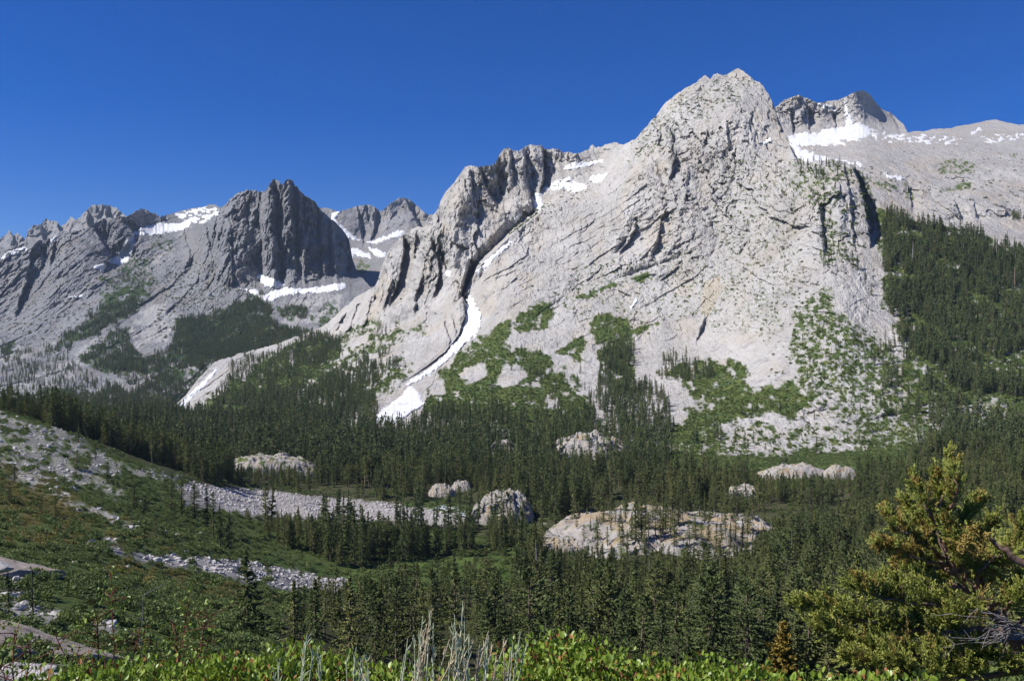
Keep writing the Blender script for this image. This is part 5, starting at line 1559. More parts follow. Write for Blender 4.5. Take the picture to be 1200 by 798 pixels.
# lone pair and few singles on bare rock, placed by eye
SINGLES = []
for (u, v, px, lab) in [(999, 315, 22, 'taller of the lone pair of conifers on bare pale rock left of the right-hand forest'), (1005, 317, 19, 'shorter of the lone pair of conifers on bare pale rock left of the right-hand forest'),
                        (965, 314, 14, 'small lone conifer on bare rock left of the lone pair'), (1014, 333, 16, 'small conifer on pale rock just below the lone pair'), (1021, 346, 14, 'small conifer at the pale gully edge under the lone pair'),
                        (576, 487, 42, 'tall slim conifer standing free on the green slope right of the snow fan'), (788, 438, 18, 'slim conifer at the left end of the tree clump under the great face'), (804, 430, 26, 'tallest conifer of the small clump under the great face'),
                        (452, 392, 14, 'lone slim conifer on the bare ramp left of the snow gully')]:
    j = int(round(u+250)); col_v = R_main.V[:, j]
    i = int(np.argmin(np.abs(col_v-v)))
    SINGLES.append((R_main.X[i, j], R_main.Y[i, j], R_main.Z[i, j]-0.5, px*R_main.Y[i, j]/F, lab))

# the 280 that show largest become trees of their own, the rest is the mass of the forest
A = np.array([a[:4] for a in ALL])
stands = np.array([a[4] for a in ALL])
app = A[:, 3]/A[:, 1]
vis = (HU+F*A[:, 0]/A[:, 1] > -15) & (HU+F*A[:, 0]/A[:, 1] < 1215) & (HV-F*(A[:, 2]+A[:, 3])/A[:, 1] < 775)
pri = app*vis+10*((stands == 'hill') | (stands == 'knoll'))*vis
order = np.argsort(-pri)
IND = order[:282]
REST = order[282:]


def make_tree(tr, name):
    (tv, tf), (cv, cf, tone) = tr
    root = empty(name, (0, 0, 0))
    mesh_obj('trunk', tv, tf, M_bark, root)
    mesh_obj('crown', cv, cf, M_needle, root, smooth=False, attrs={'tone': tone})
    return root


def copy_thing(o, parent=None):
    c = o.copy(); C.objects.link(c)
    c.parent = parent
    for ch in list(o.children):
        copy_thing(ch, c)
    return c


protos = [make_tree(t, 'conifer') for t in TREES]
used = [False]*len(protos)
LOOK = ['rounded', 'full', 'narrow', 'open-crowned', 'broad', 'thin', 'bare-stemmed', 'sparse', 'wide-skirted', 'high-crowned']
STAND = {'floor': ('dark green conifer in the dense near forest below the creek meadow', 'conifers in the dense near forest'),
         'belt': ('dark green conifer in the belt of forest between the long boulder strip and the meadow', 'conifers in the belt behind the meadow'),
         'deep': ('dark conifer in the deep forest beyond the long boulder strip', 'conifers beyond the long boulder strip'),
         'edge': ('dark conifer on the skyline edge of the open scrub hillside', 'conifers along the top of the scrub hillside'),
         'hill': ('conifer standing in the open on the left scrub hillside', 'conifers scattered on the scrub hillside'),
         'knoll': ('young conifer growing on the largest granite knoll', 'young conifers on the granite knoll')}


def put_tree(i, loc, h, label, group=None):
    if used[i]:
        o = copy_thing(protos[i])
    else:
        o = protos[i]; used[i] = True
    s = h/20.0
    o.location = loc
    o.scale = (s**0.8*rg.uniform(0.82, 1.25),)*2+(s,)
    o.rotation_euler = (0, 0, rg.random()*6.28)
    if 'group' in o: del o['group']
    tag(o, label, 'tree', group)
    return o


for n, k in enumerate(IND):
    x, y, z, h = A[k]
    i = int(rg.integers(len(protos)))
    lab, grp = STAND[stands[k]]
    w = LOOK[i]
    size = 'tall' if h > 18 else 'mid-sized' if h > 11 else 'short'
    put_tree(i, (x, y, z-0.3), h, '%s %s %s' % (size, w, lab), '%s %s %s' % (size, w, grp))
for x, y, z, h, lab in SINGLES:
    put_tree(int(rg.integers(len(protos))), (x, y, z), h, lab)

B = A[REST]
nearB = B[:, 1] < 640
for nm, sel, colx, nv in (('valley_forest', nearB, col_near, len(TREES)), ('far_valley_forest', ~nearB, col_far, len(FARTREES))):
    b = B[sel]
    stuff_instances(nm, b[:, :3]-np.array([0, 0, .3]), b[:, 3]/20, rg.random(len(b))*6.28, rg.integers(0, nv, len(b)), colx)
Fp = np.array(FAR)
stuff_instances('mountain_forest', Fp[:, :3]-np.array([0, 0, .4]), Fp[:, 3]/20*rg.uniform(0.95, 1.1, len(Fp)), rg.random(len(Fp))*6.28, rg.integers(0, len(FARTREES), len(Fp)), col_far)
print('trees', len(A), len(Fp))

# ----------------------------------------------------------------- shrubs on the slopes
def scrub_proto(i, nm, mat, n, size, h):
    v, f, t = shrub(500+i, n, size, h)
    return mesh_obj(nm, v, f, mat, smooth=False, link=False, attrs={'tone': t})


M_mscrub = leaf_mat('mountain_scrub_leaves', [(0, (0.065, 0.105, 0.03)), (0.5, (0.12, 0.16, 0.042)), (1, (0.20, 0.20, 0.058))], 0.05, 0.7, 0.15, 0.2)


def kinds(name, mat, n, size, h, count=4):
    col = bpy.data.collections.new(name)
    for i in range(count):
        col.objects.link(scrub_proto(i, '%s_%d' % (name, i), mat, n, size, h))
    return col


def veg_extra(R, k=0.5):
    return lambda U, V, sl: (R.veg[sl][:-1, :-1] > k)*1.0


col_ms = kinds('mountain_scrub_kind', M_mscrub, 70, 0.6, 0.8)
MS = []
whole = [(-100, 60), (1300, 60), (1300, 640), (-100, 640)]
for R, dens, s0, s1 in ((R_main, 800, 0.7, 1.8), (R_left, 60, 1.5, 4.0)):
    ex = veg_extra(R)
    if R is R_main:
        e0 = ex
        def ex(U, V, sl):
            return e0(U, V, sl)*(V < 548)*(1-0.9*((U < 480) & (V > 470)))
    q = scatter(R, whole, dens, rg, ex)
    MS.append((q, s0+(s1-s0)*rg.random(len(q))**2))
# dark dots of dwarf pines on ledges and on the summit cap
for R, P, dens, s0, s1 in [
    (R_main, [(742, 170), (772, 132), (800, 106), (866, 84), (890, 98), (880, 118), (840, 130), (800, 158), (750, 195)], 30, 1.2, 3.0),
    (R_main, [(850, 175), (930, 185), (955, 215), (960, 330), (930, 400), (860, 350), (820, 260)], 14, 1.2, 3.0),
    (R_main, [(700, 180), (850, 150), (900, 380), (700, 400), (560, 340)], 3.0, 1.0, 2.8),
    (R_main, [(590, 262), (640, 232), (665, 238), (640, 262), (600, 290)], 45, 1.5, 3.5), (R_main, [(660, 222), (690, 226), (665, 250), (650, 240)], 30, 1.5, 3.0),
    (R_main, [(930, 330), (1060, 390), (1090, 500), (850, 520), (900, 440)], 40, 0.8, 2.2),
    (R_main, [(960, 205), (1020, 210), (1020, 300), (960, 330)], 40, 1.5, 4.0),
    (R_main, [(450, 300), (540, 210), (620, 190), (560, 330), (480, 400), (400, 420)], 3, 1.2, 3.0),
    (R_left, [(0, 300), (110, 270), (130, 330), (120, 400), (0, 400)], 9, 2.0, 5.0), (R_left, [(205, 300), (300, 330), (300, 352), (190, 400), (180, 380)], 16, 2.0, 5.5),
    (R_left, [(120, 300), (200, 290), (200, 340), (130, 350)], 14, 2.0, 5.0), (R_rt, [(1000, 200), (1200, 180), (1220, 250), (1060, 250)], 5, 1.5, 3.5)]:
    q = scatter(R, P, dens, rg, horizontal=False, soft_edge=6)
    MS.append((q, s0+(s1-s0)*rg.random(len(q))**2))
q = np.concatenate([m[0] for m in MS]); sc = np.concatenate([m[1] for m in MS])
stuff_instances('mountain_scrub', q, sc, rg.random(len(q))*6.28, rg.integers(0, 4, len(q)), col_ms)
print('mountain scrub', len(q))

# open hillside: green willow scrub and low rusty scrub
c_g = kinds('green_scrub_kind', M_scrub, 260, 0.30, 0.85)
c_r = kinds('rusty_scrub_kind', M_rust, 220, 0.28, 0.5)


def hill_extra(field, lo):
    def f(U, V, sl):
        Y = G.Y[sl][:-1, :-1]
        v = G.veg[sl][:-1, :-1]; ru = G.rust[sl][:-1, :-1]; ro = G.rock[sl][:-1, :-1]; me = G.meadow[sl][:-1, :-1]
        base = (ro < 0.3) & (Y > 9) & (Y < 860)
        if field == 'rust':
            return base*(ru > 0.35)*1.0
        w = base*(np.maximum(v, me) > 0.4)*(1-0.75*(ru > 0.35))*np.where(me > 0.4, 0.6, 1.0)
        return w*(Y > lo[0])*(Y <= lo[1])
    return f


fq = scatter(G, [(-3000, 300), (4000, 300), (4000, 3000), (-3000, 3000)], 170, rg, lambda U, V, sl: ((G.Y[sl][:-1, :-1] > 150) & (G.Y[sl][:-1, :-1] < 800) & (np.maximum(G.rock, G.veg)[sl][:-1, :-1] < .3) & ~on_dome(G.X[sl][:-1, :-1], G.Y[sl][:-1, :-1], .8))*sstep(-0.3, 0.3, fbm(G.X[sl][:-1, :-1]/40, G.Y[sl][:-1, :-1]/40, 0*U+8, 3)))
hill_area = [(-200, 400), (2600, 400), (2600, 1300), (-200, 1300)]
g = [(scatter(G, hill_area, 7000, rg, hill_extra('veg', (9, 60))), 0.25, 0.75), (scatter(G, hill_area, 2600, rg, hill_extra('veg', (60, 160))), 0.45, 1.2), (scatter(G, hill_area, 1300, rg, hill_extra('veg', (160, 860))), 0.6, 1.6)]
q = np.concatenate([a[0] for a in g]); sc = np.concatenate([a[1]+(a[2]-a[1])*rg.random(len(a[0]))**1.8 for a in g])
# bushes among the boulders and at the creek
ex = scatter(G, [(205, 560), (345, 570), (560, 585), (640, 600), (640, 650), (560, 625), (430, 618), (215, 600)], 260, rg, lambda U, V, sl: ((G.Y[sl][:-1, :-1] > 380) & (G.rock[sl][:-1, :-1] < 0.6))*1.0)
q = np.concatenate([q, ex, fq]); sc = np.concatenate([sc, 0.7+1.1*rg.random(len(ex)), 0.7+1.6*rg.random(len(fq))**2])
stuff_instances('green_scrub', q, sc, rg.random(len(q))*6.28, rg.integers(0, 4, len(q)), c_g)
n0 = len(q)
q = scatter(G, hill_area, 2600, rg, hill_extra('rust', None))
stuff_instances('rusty_scrub', q, 0.45+0.75*rg.random(len(q))**1.5, rg.random(len(q))*6.28, rg.integers(0, 4, len(q)), c_r)
print('scrub', n0, len(q))


# ----------------------------------------------------------------- boulders
import bmesh


def boulder_mesh(seed, nm, mat=M_boulder, squash=0.75):
    rb = np.random.default_rng(seed)
    p = rb.normal(size=(26, 3)); p /= np.linalg.norm(p, axis=1)[:, None]
    p *= (0.75+0.35*rb.random((26, 1)))*np.array([1.0, 0.8, squash])
    bm = bmesh.new()
    for c in p: bm.verts.new(c)
    r = bmesh.ops.convex_hull(bm, input=bm.verts)
    junk = [e for e in r['geom_interior'] if isinstance(e, bmesh.types.BMVert)]
    bmesh.ops.delete(bm, geom=junk, context='VERTS')
    bmesh.ops.bevel(bm, geom=list(bm.edges), offset=0.05, segments=1, affect='EDGES')
    me = bpy.data.meshes.new(nm); bm.to_mesh(me); bm.free()
    me.materials.append(mat)
    return me


BM = [boulder_mesh(900+i, 'boulder', squash=[.75, .6, .85, .7, .5, .9][i]) for i in range(6)]
c_b = bpy.data.collections.new('boulder_kinds')
for i, me in enumerate(BM):
    c_b.objects.link(bpy.data.objects.new('boulder_kind_%d' % i, me))


def rock_extra(y0, y1):
    return lambda U, V, sl: ((G.rock[sl][:-1, :-1] > 0.35) & (G.Y[sl][:-1, :-1] > y0) & (G.Y[sl][:-1, :-1] < y1))*1.0


BO = []
for P, y0, y1, dens, s0, s1, nm in [(P_TAL2, 150, 345, 3800, 0.22, 0.85, 'strip'), (P_TAL1, 400, 580, 3000, 0.3, 1.0, 'long'), (P_TAL1B, 380, 560, 900, 0.3, 1.0, 'long'),
                                    (P_ROCK[0], 250, 480, 700, 0.2, 1.2, 'top'), (P_ROCK[1], 250, 480, 700, 0.2, 1.0, 'top'),
                                    ([(0, 665), (70, 665), (70, 740), (150, 726), (150, 756), (0, 756)], 20, 140, 2600, 0.25, 0.8, 'near'), ([(70, 580), (200, 590), (190, 645), (100, 640)], 150, 330, 900, 0.4, 1.0, 'slope'),
                                    ([(10, 545), (90, 545), (90, 590), (10, 590)], 150, 420, 600, 0.4, 1.0, 'slope')]:
    q = scatter(G, P, dens, rg, rock_extra(y0, y1))
    for c in q:
        BO.append((*c, s0+(s1-s0)*rg.random()**2.2, nm))
for q in scatter(G, [(60, 560), (240, 600), (330, 690), (150, 700), (60, 650)], 40, rg, lambda U, V, sl: ((G.veg[sl][:-1, :-1] > .5) & (G.Y[sl][:-1, :-1] > 60) & (G.Y[sl][:-1, :-1] < 420))*1.0):
    BO.append((*q, 0.4+0.8*rg.random()**2, 'slope'))
Bo = np.array([b[:4] for b in BO]); bn = np.array([b[4] for b in BO])
ap = Bo[:, 3]/Bo[:, 1]*(HU+F*Bo[:, 0]/Bo[:, 1] > -5)
od = np.argsort(-ap)
BL = {'strip': ('pale angular boulder in the short boulder strip crossing the green hillside', 'boulders in the short strip across the hillside'),
      'long': ('pale grey boulder in the long boulder strip in front of the forest', 'boulders in the long strip before the forest'),
      'top': ('pinkish grey boulder among the rock slabs at the upper left of the hillside', 'boulders among the upper left slabs'),
      'near': ('pale boulder in the rock pile low on the left side of the hillside', 'boulders low on the left'),
      'slope': ('single pale boulder lying in the scrub of the open hillside', 'single boulders in the hillside scrub')}
for k in od[:270]:
    x, y, z, s_ = Bo[k]
    me = BM[int(rg.integers(6))]
    o = bpy.data.objects.new('boulder', me); C.objects.link(o)
    o.location = (x, y, z+0.12*s_); o.scale = (s_*rg.uniform(.9, 1.3), s_, s_*rg.uniform(.8, 1.1)); o.rotation_euler = (rg.normal()*.25, rg.normal()*.25, rg.random()*6.28)
    tag(o, BL[bn[k]][0], 'boulder', BL[bn[k]][1])
r_ = od[270:]
stuff_instances('boulder_talus', Bo[r_, :3]+np.array([0, 0, .1]), Bo[r_, 3], rg.random(len(r_))*6.28, rg.integers(0, 6, len(r_)), c_b)
print('boulders', len(Bo))

# ----------------------------------------------------------------- dead trees standing in the forest
for n, (u, v, px, D, lab) in enumerate([
    (628, 676, 46, 290, 'bare silver dead tree standing among the near forest below the creek dome'), (697, 745, 62, 215, 'grey dead conifer in the near forest behind the round green bush'),
    (812, 752, 60, 215, 'pale dead trunk in the near forest right of the round green bush'), (878, 765, 54, 200, 'grey dead conifer leaning in the near forest left of the golden young tree'),
    (955, 768, 60, 190, 'silver dead trunk partly hidden by the lowest left branch of the large juniper'), (1021, 628, 36, 430, 'reddish grey dead tree left of the large juniper'),
    (760, 700, 44, 280, 'thin grey dead trunk below the largest granite knoll')]):
    x = (u-HU)/F*D
    z = float(ground_z(x, D))
    hh = -(v-px-HV)/F*D-z
    r = empty('dead_tree', (x, D, z-0.2), rg.random()*6)
    mesh_obj('trunk', *SNAGS[n % 3], M_redsnag if 'reddish' in lab or 'brownish' in lab else M_snag, r)
    r.scale = (hh/17,)*3
    tag(r, lab, 'dead tree')
for (u, v, px, lab) in [(1068, 306, 24, 'grey dead trees clump in the right-hand forest, upper left part'), (1127, 300, 16, 'pale dead tree in the upper middle of the right-hand forest'), (1166, 296, 16, 'grey dead tree high in the right-hand forest near the slabs'),
                        (1187, 336, 26, 'brownish dead tree at the right edge of the right-hand forest'), (1116, 345, 18, 'dead grey trunk in the middle of the right-hand forest'), (1132, 430, 18, 'reddish dead tree low in the right-hand forest')]:
    j = int(round(u+250)); i = int(np.argmin(np.abs(R_main.V[:, j]-v)))
    x, y, z = R_main.X[i, j], R_main.Y[i, j], R_main.Z[i, j]
    r = empty('dead_tree', (x, y-4, z-0.5), rg.random()*6)
    mesh_obj('trunk', *SNAGS[int(rg.integers(3))], M_redsnag if 'reddish' in lab or 'brownish' in lab else M_snag, r)
    s_ = px*y/F/17
    r.scale = (s_*1.7, s_*1.7, s_)
    tag(r, lab, 'dead tree')

# ----------------------------------------------------------------- the hillside's own firs near the trail
def special(u, vt, D, h, r, seed, lab, nb=170, nt_=26, size=0.4, kind='pine', bare=0.03, needle=M_needle, nm='conifer'):
    x = (u-HU)/F*D
    gz = float(ground_z(x, D))
    top = -(vt-HV)/F*D
    hh = max(h, top-gz+0.2)
    (tv, tf), (cv, cf, tone) = conifer(hh, r, seed, nb, nt_, size, bare=bare, kind=kind)
    o = empty(nm, (x, D, top-hh))
    mesh_obj('trunk', tv, tf, M_bark, o); mesh_obj('crown', cv, cf, needle, o, smooth=False, attrs={'tone': tone})
    return tag(o, lab, 'tree')


special(290, 645, 105, 12, 4.0, 801, 'broad dark fir standing free at the lower end of the green hillside', nb=230, nt_=34, size=0.42, kind='fir')
special(10, 670, 62, 2.6, 0.8, 802, 'small dark fir beside the pale slab at the left edge', nb=90, nt_=16, size=0.16, kind='fir')
special(38, 668, 62, 2.8, 0.9, 803, 'small dark fir right of the pale slab near the left edge', nb=90, nt_=16, size=0.16, kind='fir')
special(345, 680, 110, 9, 2.4, 805, 'mid-sized fir just right of the broad dark fir', size=0.36, kind='fir')
special(368, 676, 118, 10, 2.6, 806, 'second fir to the right of the broad dark fir', size=0.38, kind='fir')
special(410, 672, 122, 12, 3.0, 807, 'tall bushy fir in front of the meadow, left of the tall grass', size=0.42, kind='fir')
special(398, 690, 128, 10, 2.8, 808, 'shorter fir half hidden behind the tall bushy fir', size=0.42, kind='fir')
M_gold = leaf_mat('golden_needles', [(0, (0.13, 0.105, 0.025)), (0.5, (0.27, 0.20, 0.042)), (1, (0.42, 0.29, 0.065))], 4.0, 0.6, 0.2, 0.1)
special(918, 728, 17, 2.0, 0.95, 811, 'golden brown young conifer rising behind the green bushes', nb=260, nt_=70, size=0.13, kind='fir', needle=M_gold)

# ----------------------------------------------------------------- rock slab and pale stones at the lower left
M_slab = rock_material('layered_slab_rock', (0.30, 0.26, 0.225), (0.22, 0.185, 0.16), (0.09, 0.08, 0.072), (0.30, 0.23, 0.16), VEG_A, VEG_B, detail=16.0, tilt=1.4, bump=0.06)


def slab(u0, u1, y0, y1, rise, lab, seed):
    n, m_ = 150, 110
    a = np.linspace(0, 1, n)[None, :]; b = np.linspace(0, 1, m_)[:, None]
    y = y0+(y1-y0)*b+0*a
    x = ((u0-HU)+(u1-u0)*a)/F*(0.5*(y0+y1))+0*b
    w = 0.10*fbm(a*3+seed, b*3, 0*a, 4)
    edge = np.minimum(np.minimum(a, 1-a)*2.5, np.minimum(b, 1-b)*3)+w
    prof = sstep(-0.02, 0.10, edge)
    q = b*5+0.8*fbm(x*0.25+seed, y*0.3, 0*x, 3)
    lay = (np.floor(q)+sstep(0.8, 1.0, q-np.floor(q)))/5*rise*0.9
    z = ground_z(x, y)-0.9+prof*(0.9+rise*0.5)+lay*prof+0.05*rise*fbm(x*1.5, y*1.5, 0*x, 5, 0.6)
    o = mesh_obj('rock_slab', np.stack([x, y, z], -1).reshape(-1, 3), grid_faces(m_, n)[:, ::-1], M_slab, attrs={k: np.zeros(n*m_) for k in ('veg', 'warm', 'dark', 'tan')})
    return tag(o, lab, 'rock')


slab(-140, 100, 31, 46, 0.55, 'flat layered brown slab at the lower left corner', 3)
slab(-90, 36, 80, 97, 0.6, 'smooth pinkish slab behind the two small firs at the left edge', 8)
for (u, v, D, s_, lab) in [(32, 790, 7.0, 0.20, 'white stone in front of the layered slab, behind the leaves'), (58, 797, 6.4, 0.10, 'small pale stone beside the white stone behind the leaves'),
                           (-2, 664, 62, 0.8, 'dark boulder above the small firs at the left edge')]:
    o = bpy.data.objects.new('boulder', boulder_mesh(int(u+v), 'boulder', squash=0.6)); C.objects.link(o)
    o.location = at(u, v, D); o.scale = (s_*1.5, s_, s_)
    tag(o, lab, 'boulder')

# ----------------------------------------------------------------- leafy bushes along the trail
M_leaf = leaf_mat('glossy_bush_leaves', [(0, (0.06, 0.10, 0.012)), (0.35, (0.15, 0.23, 0.024)), (0.8, (0.28, 0.36, 0.045)), (1, (0.42, 0.41, 0.08))], 9.0, 0.42, 0.45, 0.25, rand=0.0)
M_redstem = plain_mat('red_bush_stems', (0.10, 0.03, 0.018), (0.20, 0.07, 0.04), 20, rough=0.6)
M_dryleaf = leaf_mat('dry_bush_leaves', [(0, (0.14, 0.05, 0.02)), (0.5, (0.27, 0.11, 0.035)), (1, (0.38, 0.22, 0.07))], 9.0, 0.6, 0.3, 0.1, rand=0.0)


def oval_leaves(c, d, nrm, l, w):
    """six-sided leaves folded a little along the midrib"""
    n = len(c)
    s = np.cross(d, nrm); s /= np.linalg.norm(s, axis=1)[:, None]+1e-9
    k = np.cross(s, d)
    l = l[:, None]; w = w[:, None]
    base, tip = c-d*l*.5, c+d*l*.5
    m1, m2 = c-d*l*.18, c+d*l*.22
    f_ = k*w*0.16
    v = np.stack([base, m1+s*w*.46+f_, m2+s*w*.44+f_, tip, m2-s*w*.44+f_, m1-s*w*.46+f_], 1).reshape(-1, 3)
    i = np.arange(n)[:, None]*6
    f = np.concatenate([i+np.array([[0, 1, 2, 3]]), i+np.array([[0, 3, 4, 5]])])
    return v, f


def bush(D, tops, lab, seed, nleaf, leaf=0.036, dpt=0.55, low=None, dry=0.06):
    """tops: list of (u, v) of the upper outline; the bush is built as a row of rounded sprays standing on the ground"""
    rb = np.random.default_rng(seed)
    T = np.array(tops, float)
    xc = (T[:, 0].mean()-HU)/F*D
    gz = float(ground_z(xc, D))
    root = empty('leafy_bush', (xc, D, gz))
    C_, N_ = [], []
    stems = []
    L = len(T)
    for i, (u, v) in enumerate(T):
        x = (u-HU)/F*D; top = -(v-HV)/F*D
        for q in range(5):
            yy = D+(q-1.6)*dpt*0.42+rb.normal()*0.07
            xx = x+rb.normal()*0.07
            R_ = 0.15+0.09*rb.random()
            zc = top-R_-abs(q-1.6)*0.075-rb.random()*0.09
            g = float(ground_z(xx, yy))
            n = nleaf//(L*5)
            dirs = rb.normal(size=(n, 3)); dirs /= np.linalg.norm(dirs, axis=1)[:, None]
            rr = R_*(0.5+0.5*rb.random(n)**0.6)*(1+0.35*fbm(dirs[:, 0]*2+i, dirs[:, 1]*2+q, dirs[:, 2]*2, 2))
            c = np.stack([xx+dirs[:, 0]*rr*1.25, yy+dirs[:, 1]*rr, zc+dirs[:, 2]*rr*1.0], -1)
            k = rb.random(n) < 0.42
            c[k, 2] -= rb.random(k.sum())*0.55*(zc-g)
            C_.append(c); N_.append(dirs)
            for s in range(3):
                e = np.array([xx+rb.normal()*R_*.6, yy+rb.normal()*R_*.6, zc+R_*0.7*rb.random()])
                b0 = np.array([xx+rb.normal()*.05, yy+rb.normal()*.05, g])
                t = np.linspace(0, 1, 6)[:, None]
                p = b0+(e-b0)*t+rb.normal(size=(6, 3))*0.018
                stems.append(tube(p, 0.010*(1-t[:, 0])+0.003, 5))
    c = np.concatenate(C_); nd = np.concatenate(N_)
    n = len(c)
    d = nd*0.5+rb.normal(size=(n, 3))*0.5+np.array([0, 0, 0.75]); d /= np.linalg.norm(d, axis=1)[:, None]
    nr = rb.normal(size=(n, 3))+nd*0.6+np.array([-0.25, -0.3, 0.35])
    l = leaf*(0.55+0.75*rb.random(n)); w = l*(0.58+0.18*rb.random(n))
    isd = rb.random(n) < dry
    off = np.array([xc, D, gz])
    tone = np.clip(0.12+0.75*rb.random(n), 0, 1)
    for nm, sel, mt in (('foliage', ~isd, M_leaf), ('dry_leaves', isd, M_dryleaf)):
        v, f = oval_leaves(c[sel]-off, d[sel], nr[sel], l[sel], w[sel])
        mesh_obj(nm, v, f, mt, root, smooth=False, attrs={'tone': np.repeat(tone[sel], 6)})
    v, f = join(stems)
    mesh_obj('stems', v-off, f, M_redstem, root)
    return tag(root, lab, 'bush')


bush(4.3, [(-40, 780), (-10, 784), (20, 790), (48, 796), (75, 788)], 'low leafy bush in the lower left corner', 1, 4200)
bush(5.0, [(62, 768), (90, 766), (115, 764), (140, 768), (165, 763), (190, 766), (215, 760)], 'long low glossy green bush above the lower left corner', 2, 9500)
bush(5.2, [(232, 760), (255, 756), (280, 757), (305, 751), (330, 748), (352, 750), (372, 758), (392, 766)], 'yellow-green glossy bush below the broad dark fir', 3, 10500, dry=0.09)
bush(5.0, [(405, 776), (425, 768), (445, 770), (465, 772), (490, 776), (515, 780), (545, 786), (580, 782)], 'low glossy bush behind the tall grass stalks', 4, 8500)
bush(5.1, [(606, 762), (622, 750), (640, 742), (656, 732), (675, 735), (695, 740), (715, 752), (735, 758), (752, 764)], 'round reddish-stemmed glossy bush at the bottom centre, tallest of the trailside bushes', 5, 12500, dry=0.10)
bush(4.8, [(755, 786), (780, 778), (800, 770), (822, 764), (842, 757), (862, 768), (882, 772)], 'bright green glossy bush right of the tallest trailside bush', 6, 9000)
bush(4.6, [(890, 784), (915, 780), (945, 779), (975, 777), (1005, 784), (1035, 788)], 'low bright bush below the golden young conifer', 7, 8500)
bush(4.2, [(1055, 780), (1075, 774), (1095, 782), (1120, 788), (1150, 800)], 'low bush with large pale green leaves under the large juniper', 8, 3600, leaf=0.040)

# tall thin sprigs behind the left bush
def sprig(u, v0, v1, D, lean, lab, seed, n=26, dead=False):
    rb = np.random.default_rng(seed)
    x = (u-HU)/F*D
    g = float(ground_z(x, D))
    top = -(v1-HV)/F*D
    root = empty('twiggy_shrub', (x, D, g))
    t = np.linspace(0, 1, 9)
    st, cs = [], []
    for b in range(5 if not dead else 1):
        ex = lean+(rb.normal()*0.30 if b else 0)
        hh = (top-g)*(1 if b == 0 else rb.uniform(.6, .95))
        p = np.stack([ex*t**1.4+rb.normal()*.04*t, rb.normal()*.12*t, hh*t], -1)
        p += np.concatenate([np.zeros((1, 3)), rb.normal(size=(8, 3))*0.012])
        st.append(tube(p, 0.008*(1-t)+0.003, 5))
        for q in range(n if not dead else 6):
            w = 0.45+0.55*rb.random()
            b0 = np.array([np.interp(w, t, p[:, k]) for k in range(3)])
            e = b0+np.array([rb.normal()*.12, rb.normal()*.12, 0.04+.08*rb.random()])
            st.append(tube(np.stack([b0, (b0+e)/2+rb.normal(size=3)*.01, e]), [.004, .003, .002], 4))
            for z in range(4): cs.append(e+rb.normal(size=3)*0.035)
    v, f = join(st)
    mesh_obj('stems', v, f, M_snag if dead else M_redstem, root)
    if not dead:
        c = np.array(cs); m = len(c)
        d = rb.normal(size=(m, 3))+np.array([0, 0, .6]); d /= np.linalg.norm(d, axis=1)[:, None]
        l = 0.035*(0.6+0.8*rb.random(m))
        v, f = oval_leaves(c, d, rb.normal(size=(m, 3)), l, l*0.6)
        mesh_obj('foliage', v, f, M_leaf, root, smooth=False, attrs={'tone': np.repeat(rb.random(m)*0.7, 6)})
    return tag(root, lab, 'shrub')


sprig(130, 760, 676, 8.0, -0.10, 'thin leafy sprig standing above the left bushes', 21)
sprig(168, 760, 690, 8.4, 0.12, 'pale bare twig leaning above the left bushes', 22, dead=True)
sprig(190, 760, 706, 8.2, 0.22, 'spreading twiggy shrub with few leaves above the left bushes', 23, n=34)
sprig(222, 765, 715, 8.6, 0.10, 'twiggy shrub next to the spreading one, nearer the broad dark fir', 24, n=30)
sprig(18, 790, 742, 6.0, -0.03, 'small leafy sprig in front of the layered slab', 25, n=14)

# ----------------------------------------------------------------- tall pale grass stalks
M_grass = plain_mat('pale_green_stalks', (0.36, 0.40, 0.25), (0.52, 0.55, 0.38), 14, rough=0.7)
M_straw = plain_mat('straw_stalks', (0.44, 0.35, 0.22), (0.60, 0.50, 0.34), 14, rough=0.7)


def grass_clump(D, stalks, lab, seed):
    rb = np.random.default_rng(seed)
    u0 = np.mean([s[0] for s in stalks])
    x0 = (u0-HU)/F*D
    g = float(ground_z(x0, D))
    root = empty('tall_grass', (x0, D, g))
    parts = {0: [], 1: []}
    for (ub, ut, vt, k) in stalks:
        for rep_ in range(2):
            top = -(vt+(rep_*rb.uniform(4, 22))-HV)/F*D-g
            xb = (ub-HU)/F*D-x0+rb.normal()*.012; xt = (ut-HU)/F*D-x0+rep_*rb.normal()*.02
            y = rb.normal()*.06
            t = np.linspace(0, 1, 10)
            slope = (xt-xb)/max(0.2, (798-vt)/F*D)
            xbase = xt-slope*top*0.9
            p = np.stack([xbase+(xt-xbase)*t+0.01*np.sin(t*5+rb.random()*6)*t, y+0.03*t*rb.normal(), top*t], -1)
            wd = 0.0022+0.0026*np.clip((t-0.45)/0.3, 0, 1)*np.clip((1.0-t)/0.25, 0, 1)
            parts[k].append(tube(p, wd*(1.0-0.5*t)+0.0008, 5))
            for q in range(26):
                w = 0.35+0.62*rb.random()
                b0 = np.array([np.interp(w, t, p[:, j]) for j in range(3)])
                e = b0+np.array([rb.normal()*.012+slope*.03, rb.normal()*.012, 0.028+0.022*rb.random()])
                parts[k].append(tube(np.stack([b0, (b0+e)/2+rb.normal(size=3)*.002, e]), [.0022, .0026, .0006], 4))
    for k, nm, mt in ((0, 'green_stalks', M_grass), (1, 'straw_stalks', M_straw)):
        if parts[k]:
            mesh_obj(nm, *join(parts[k]), mt, root)
    return tag(root, lab, 'tall grass')


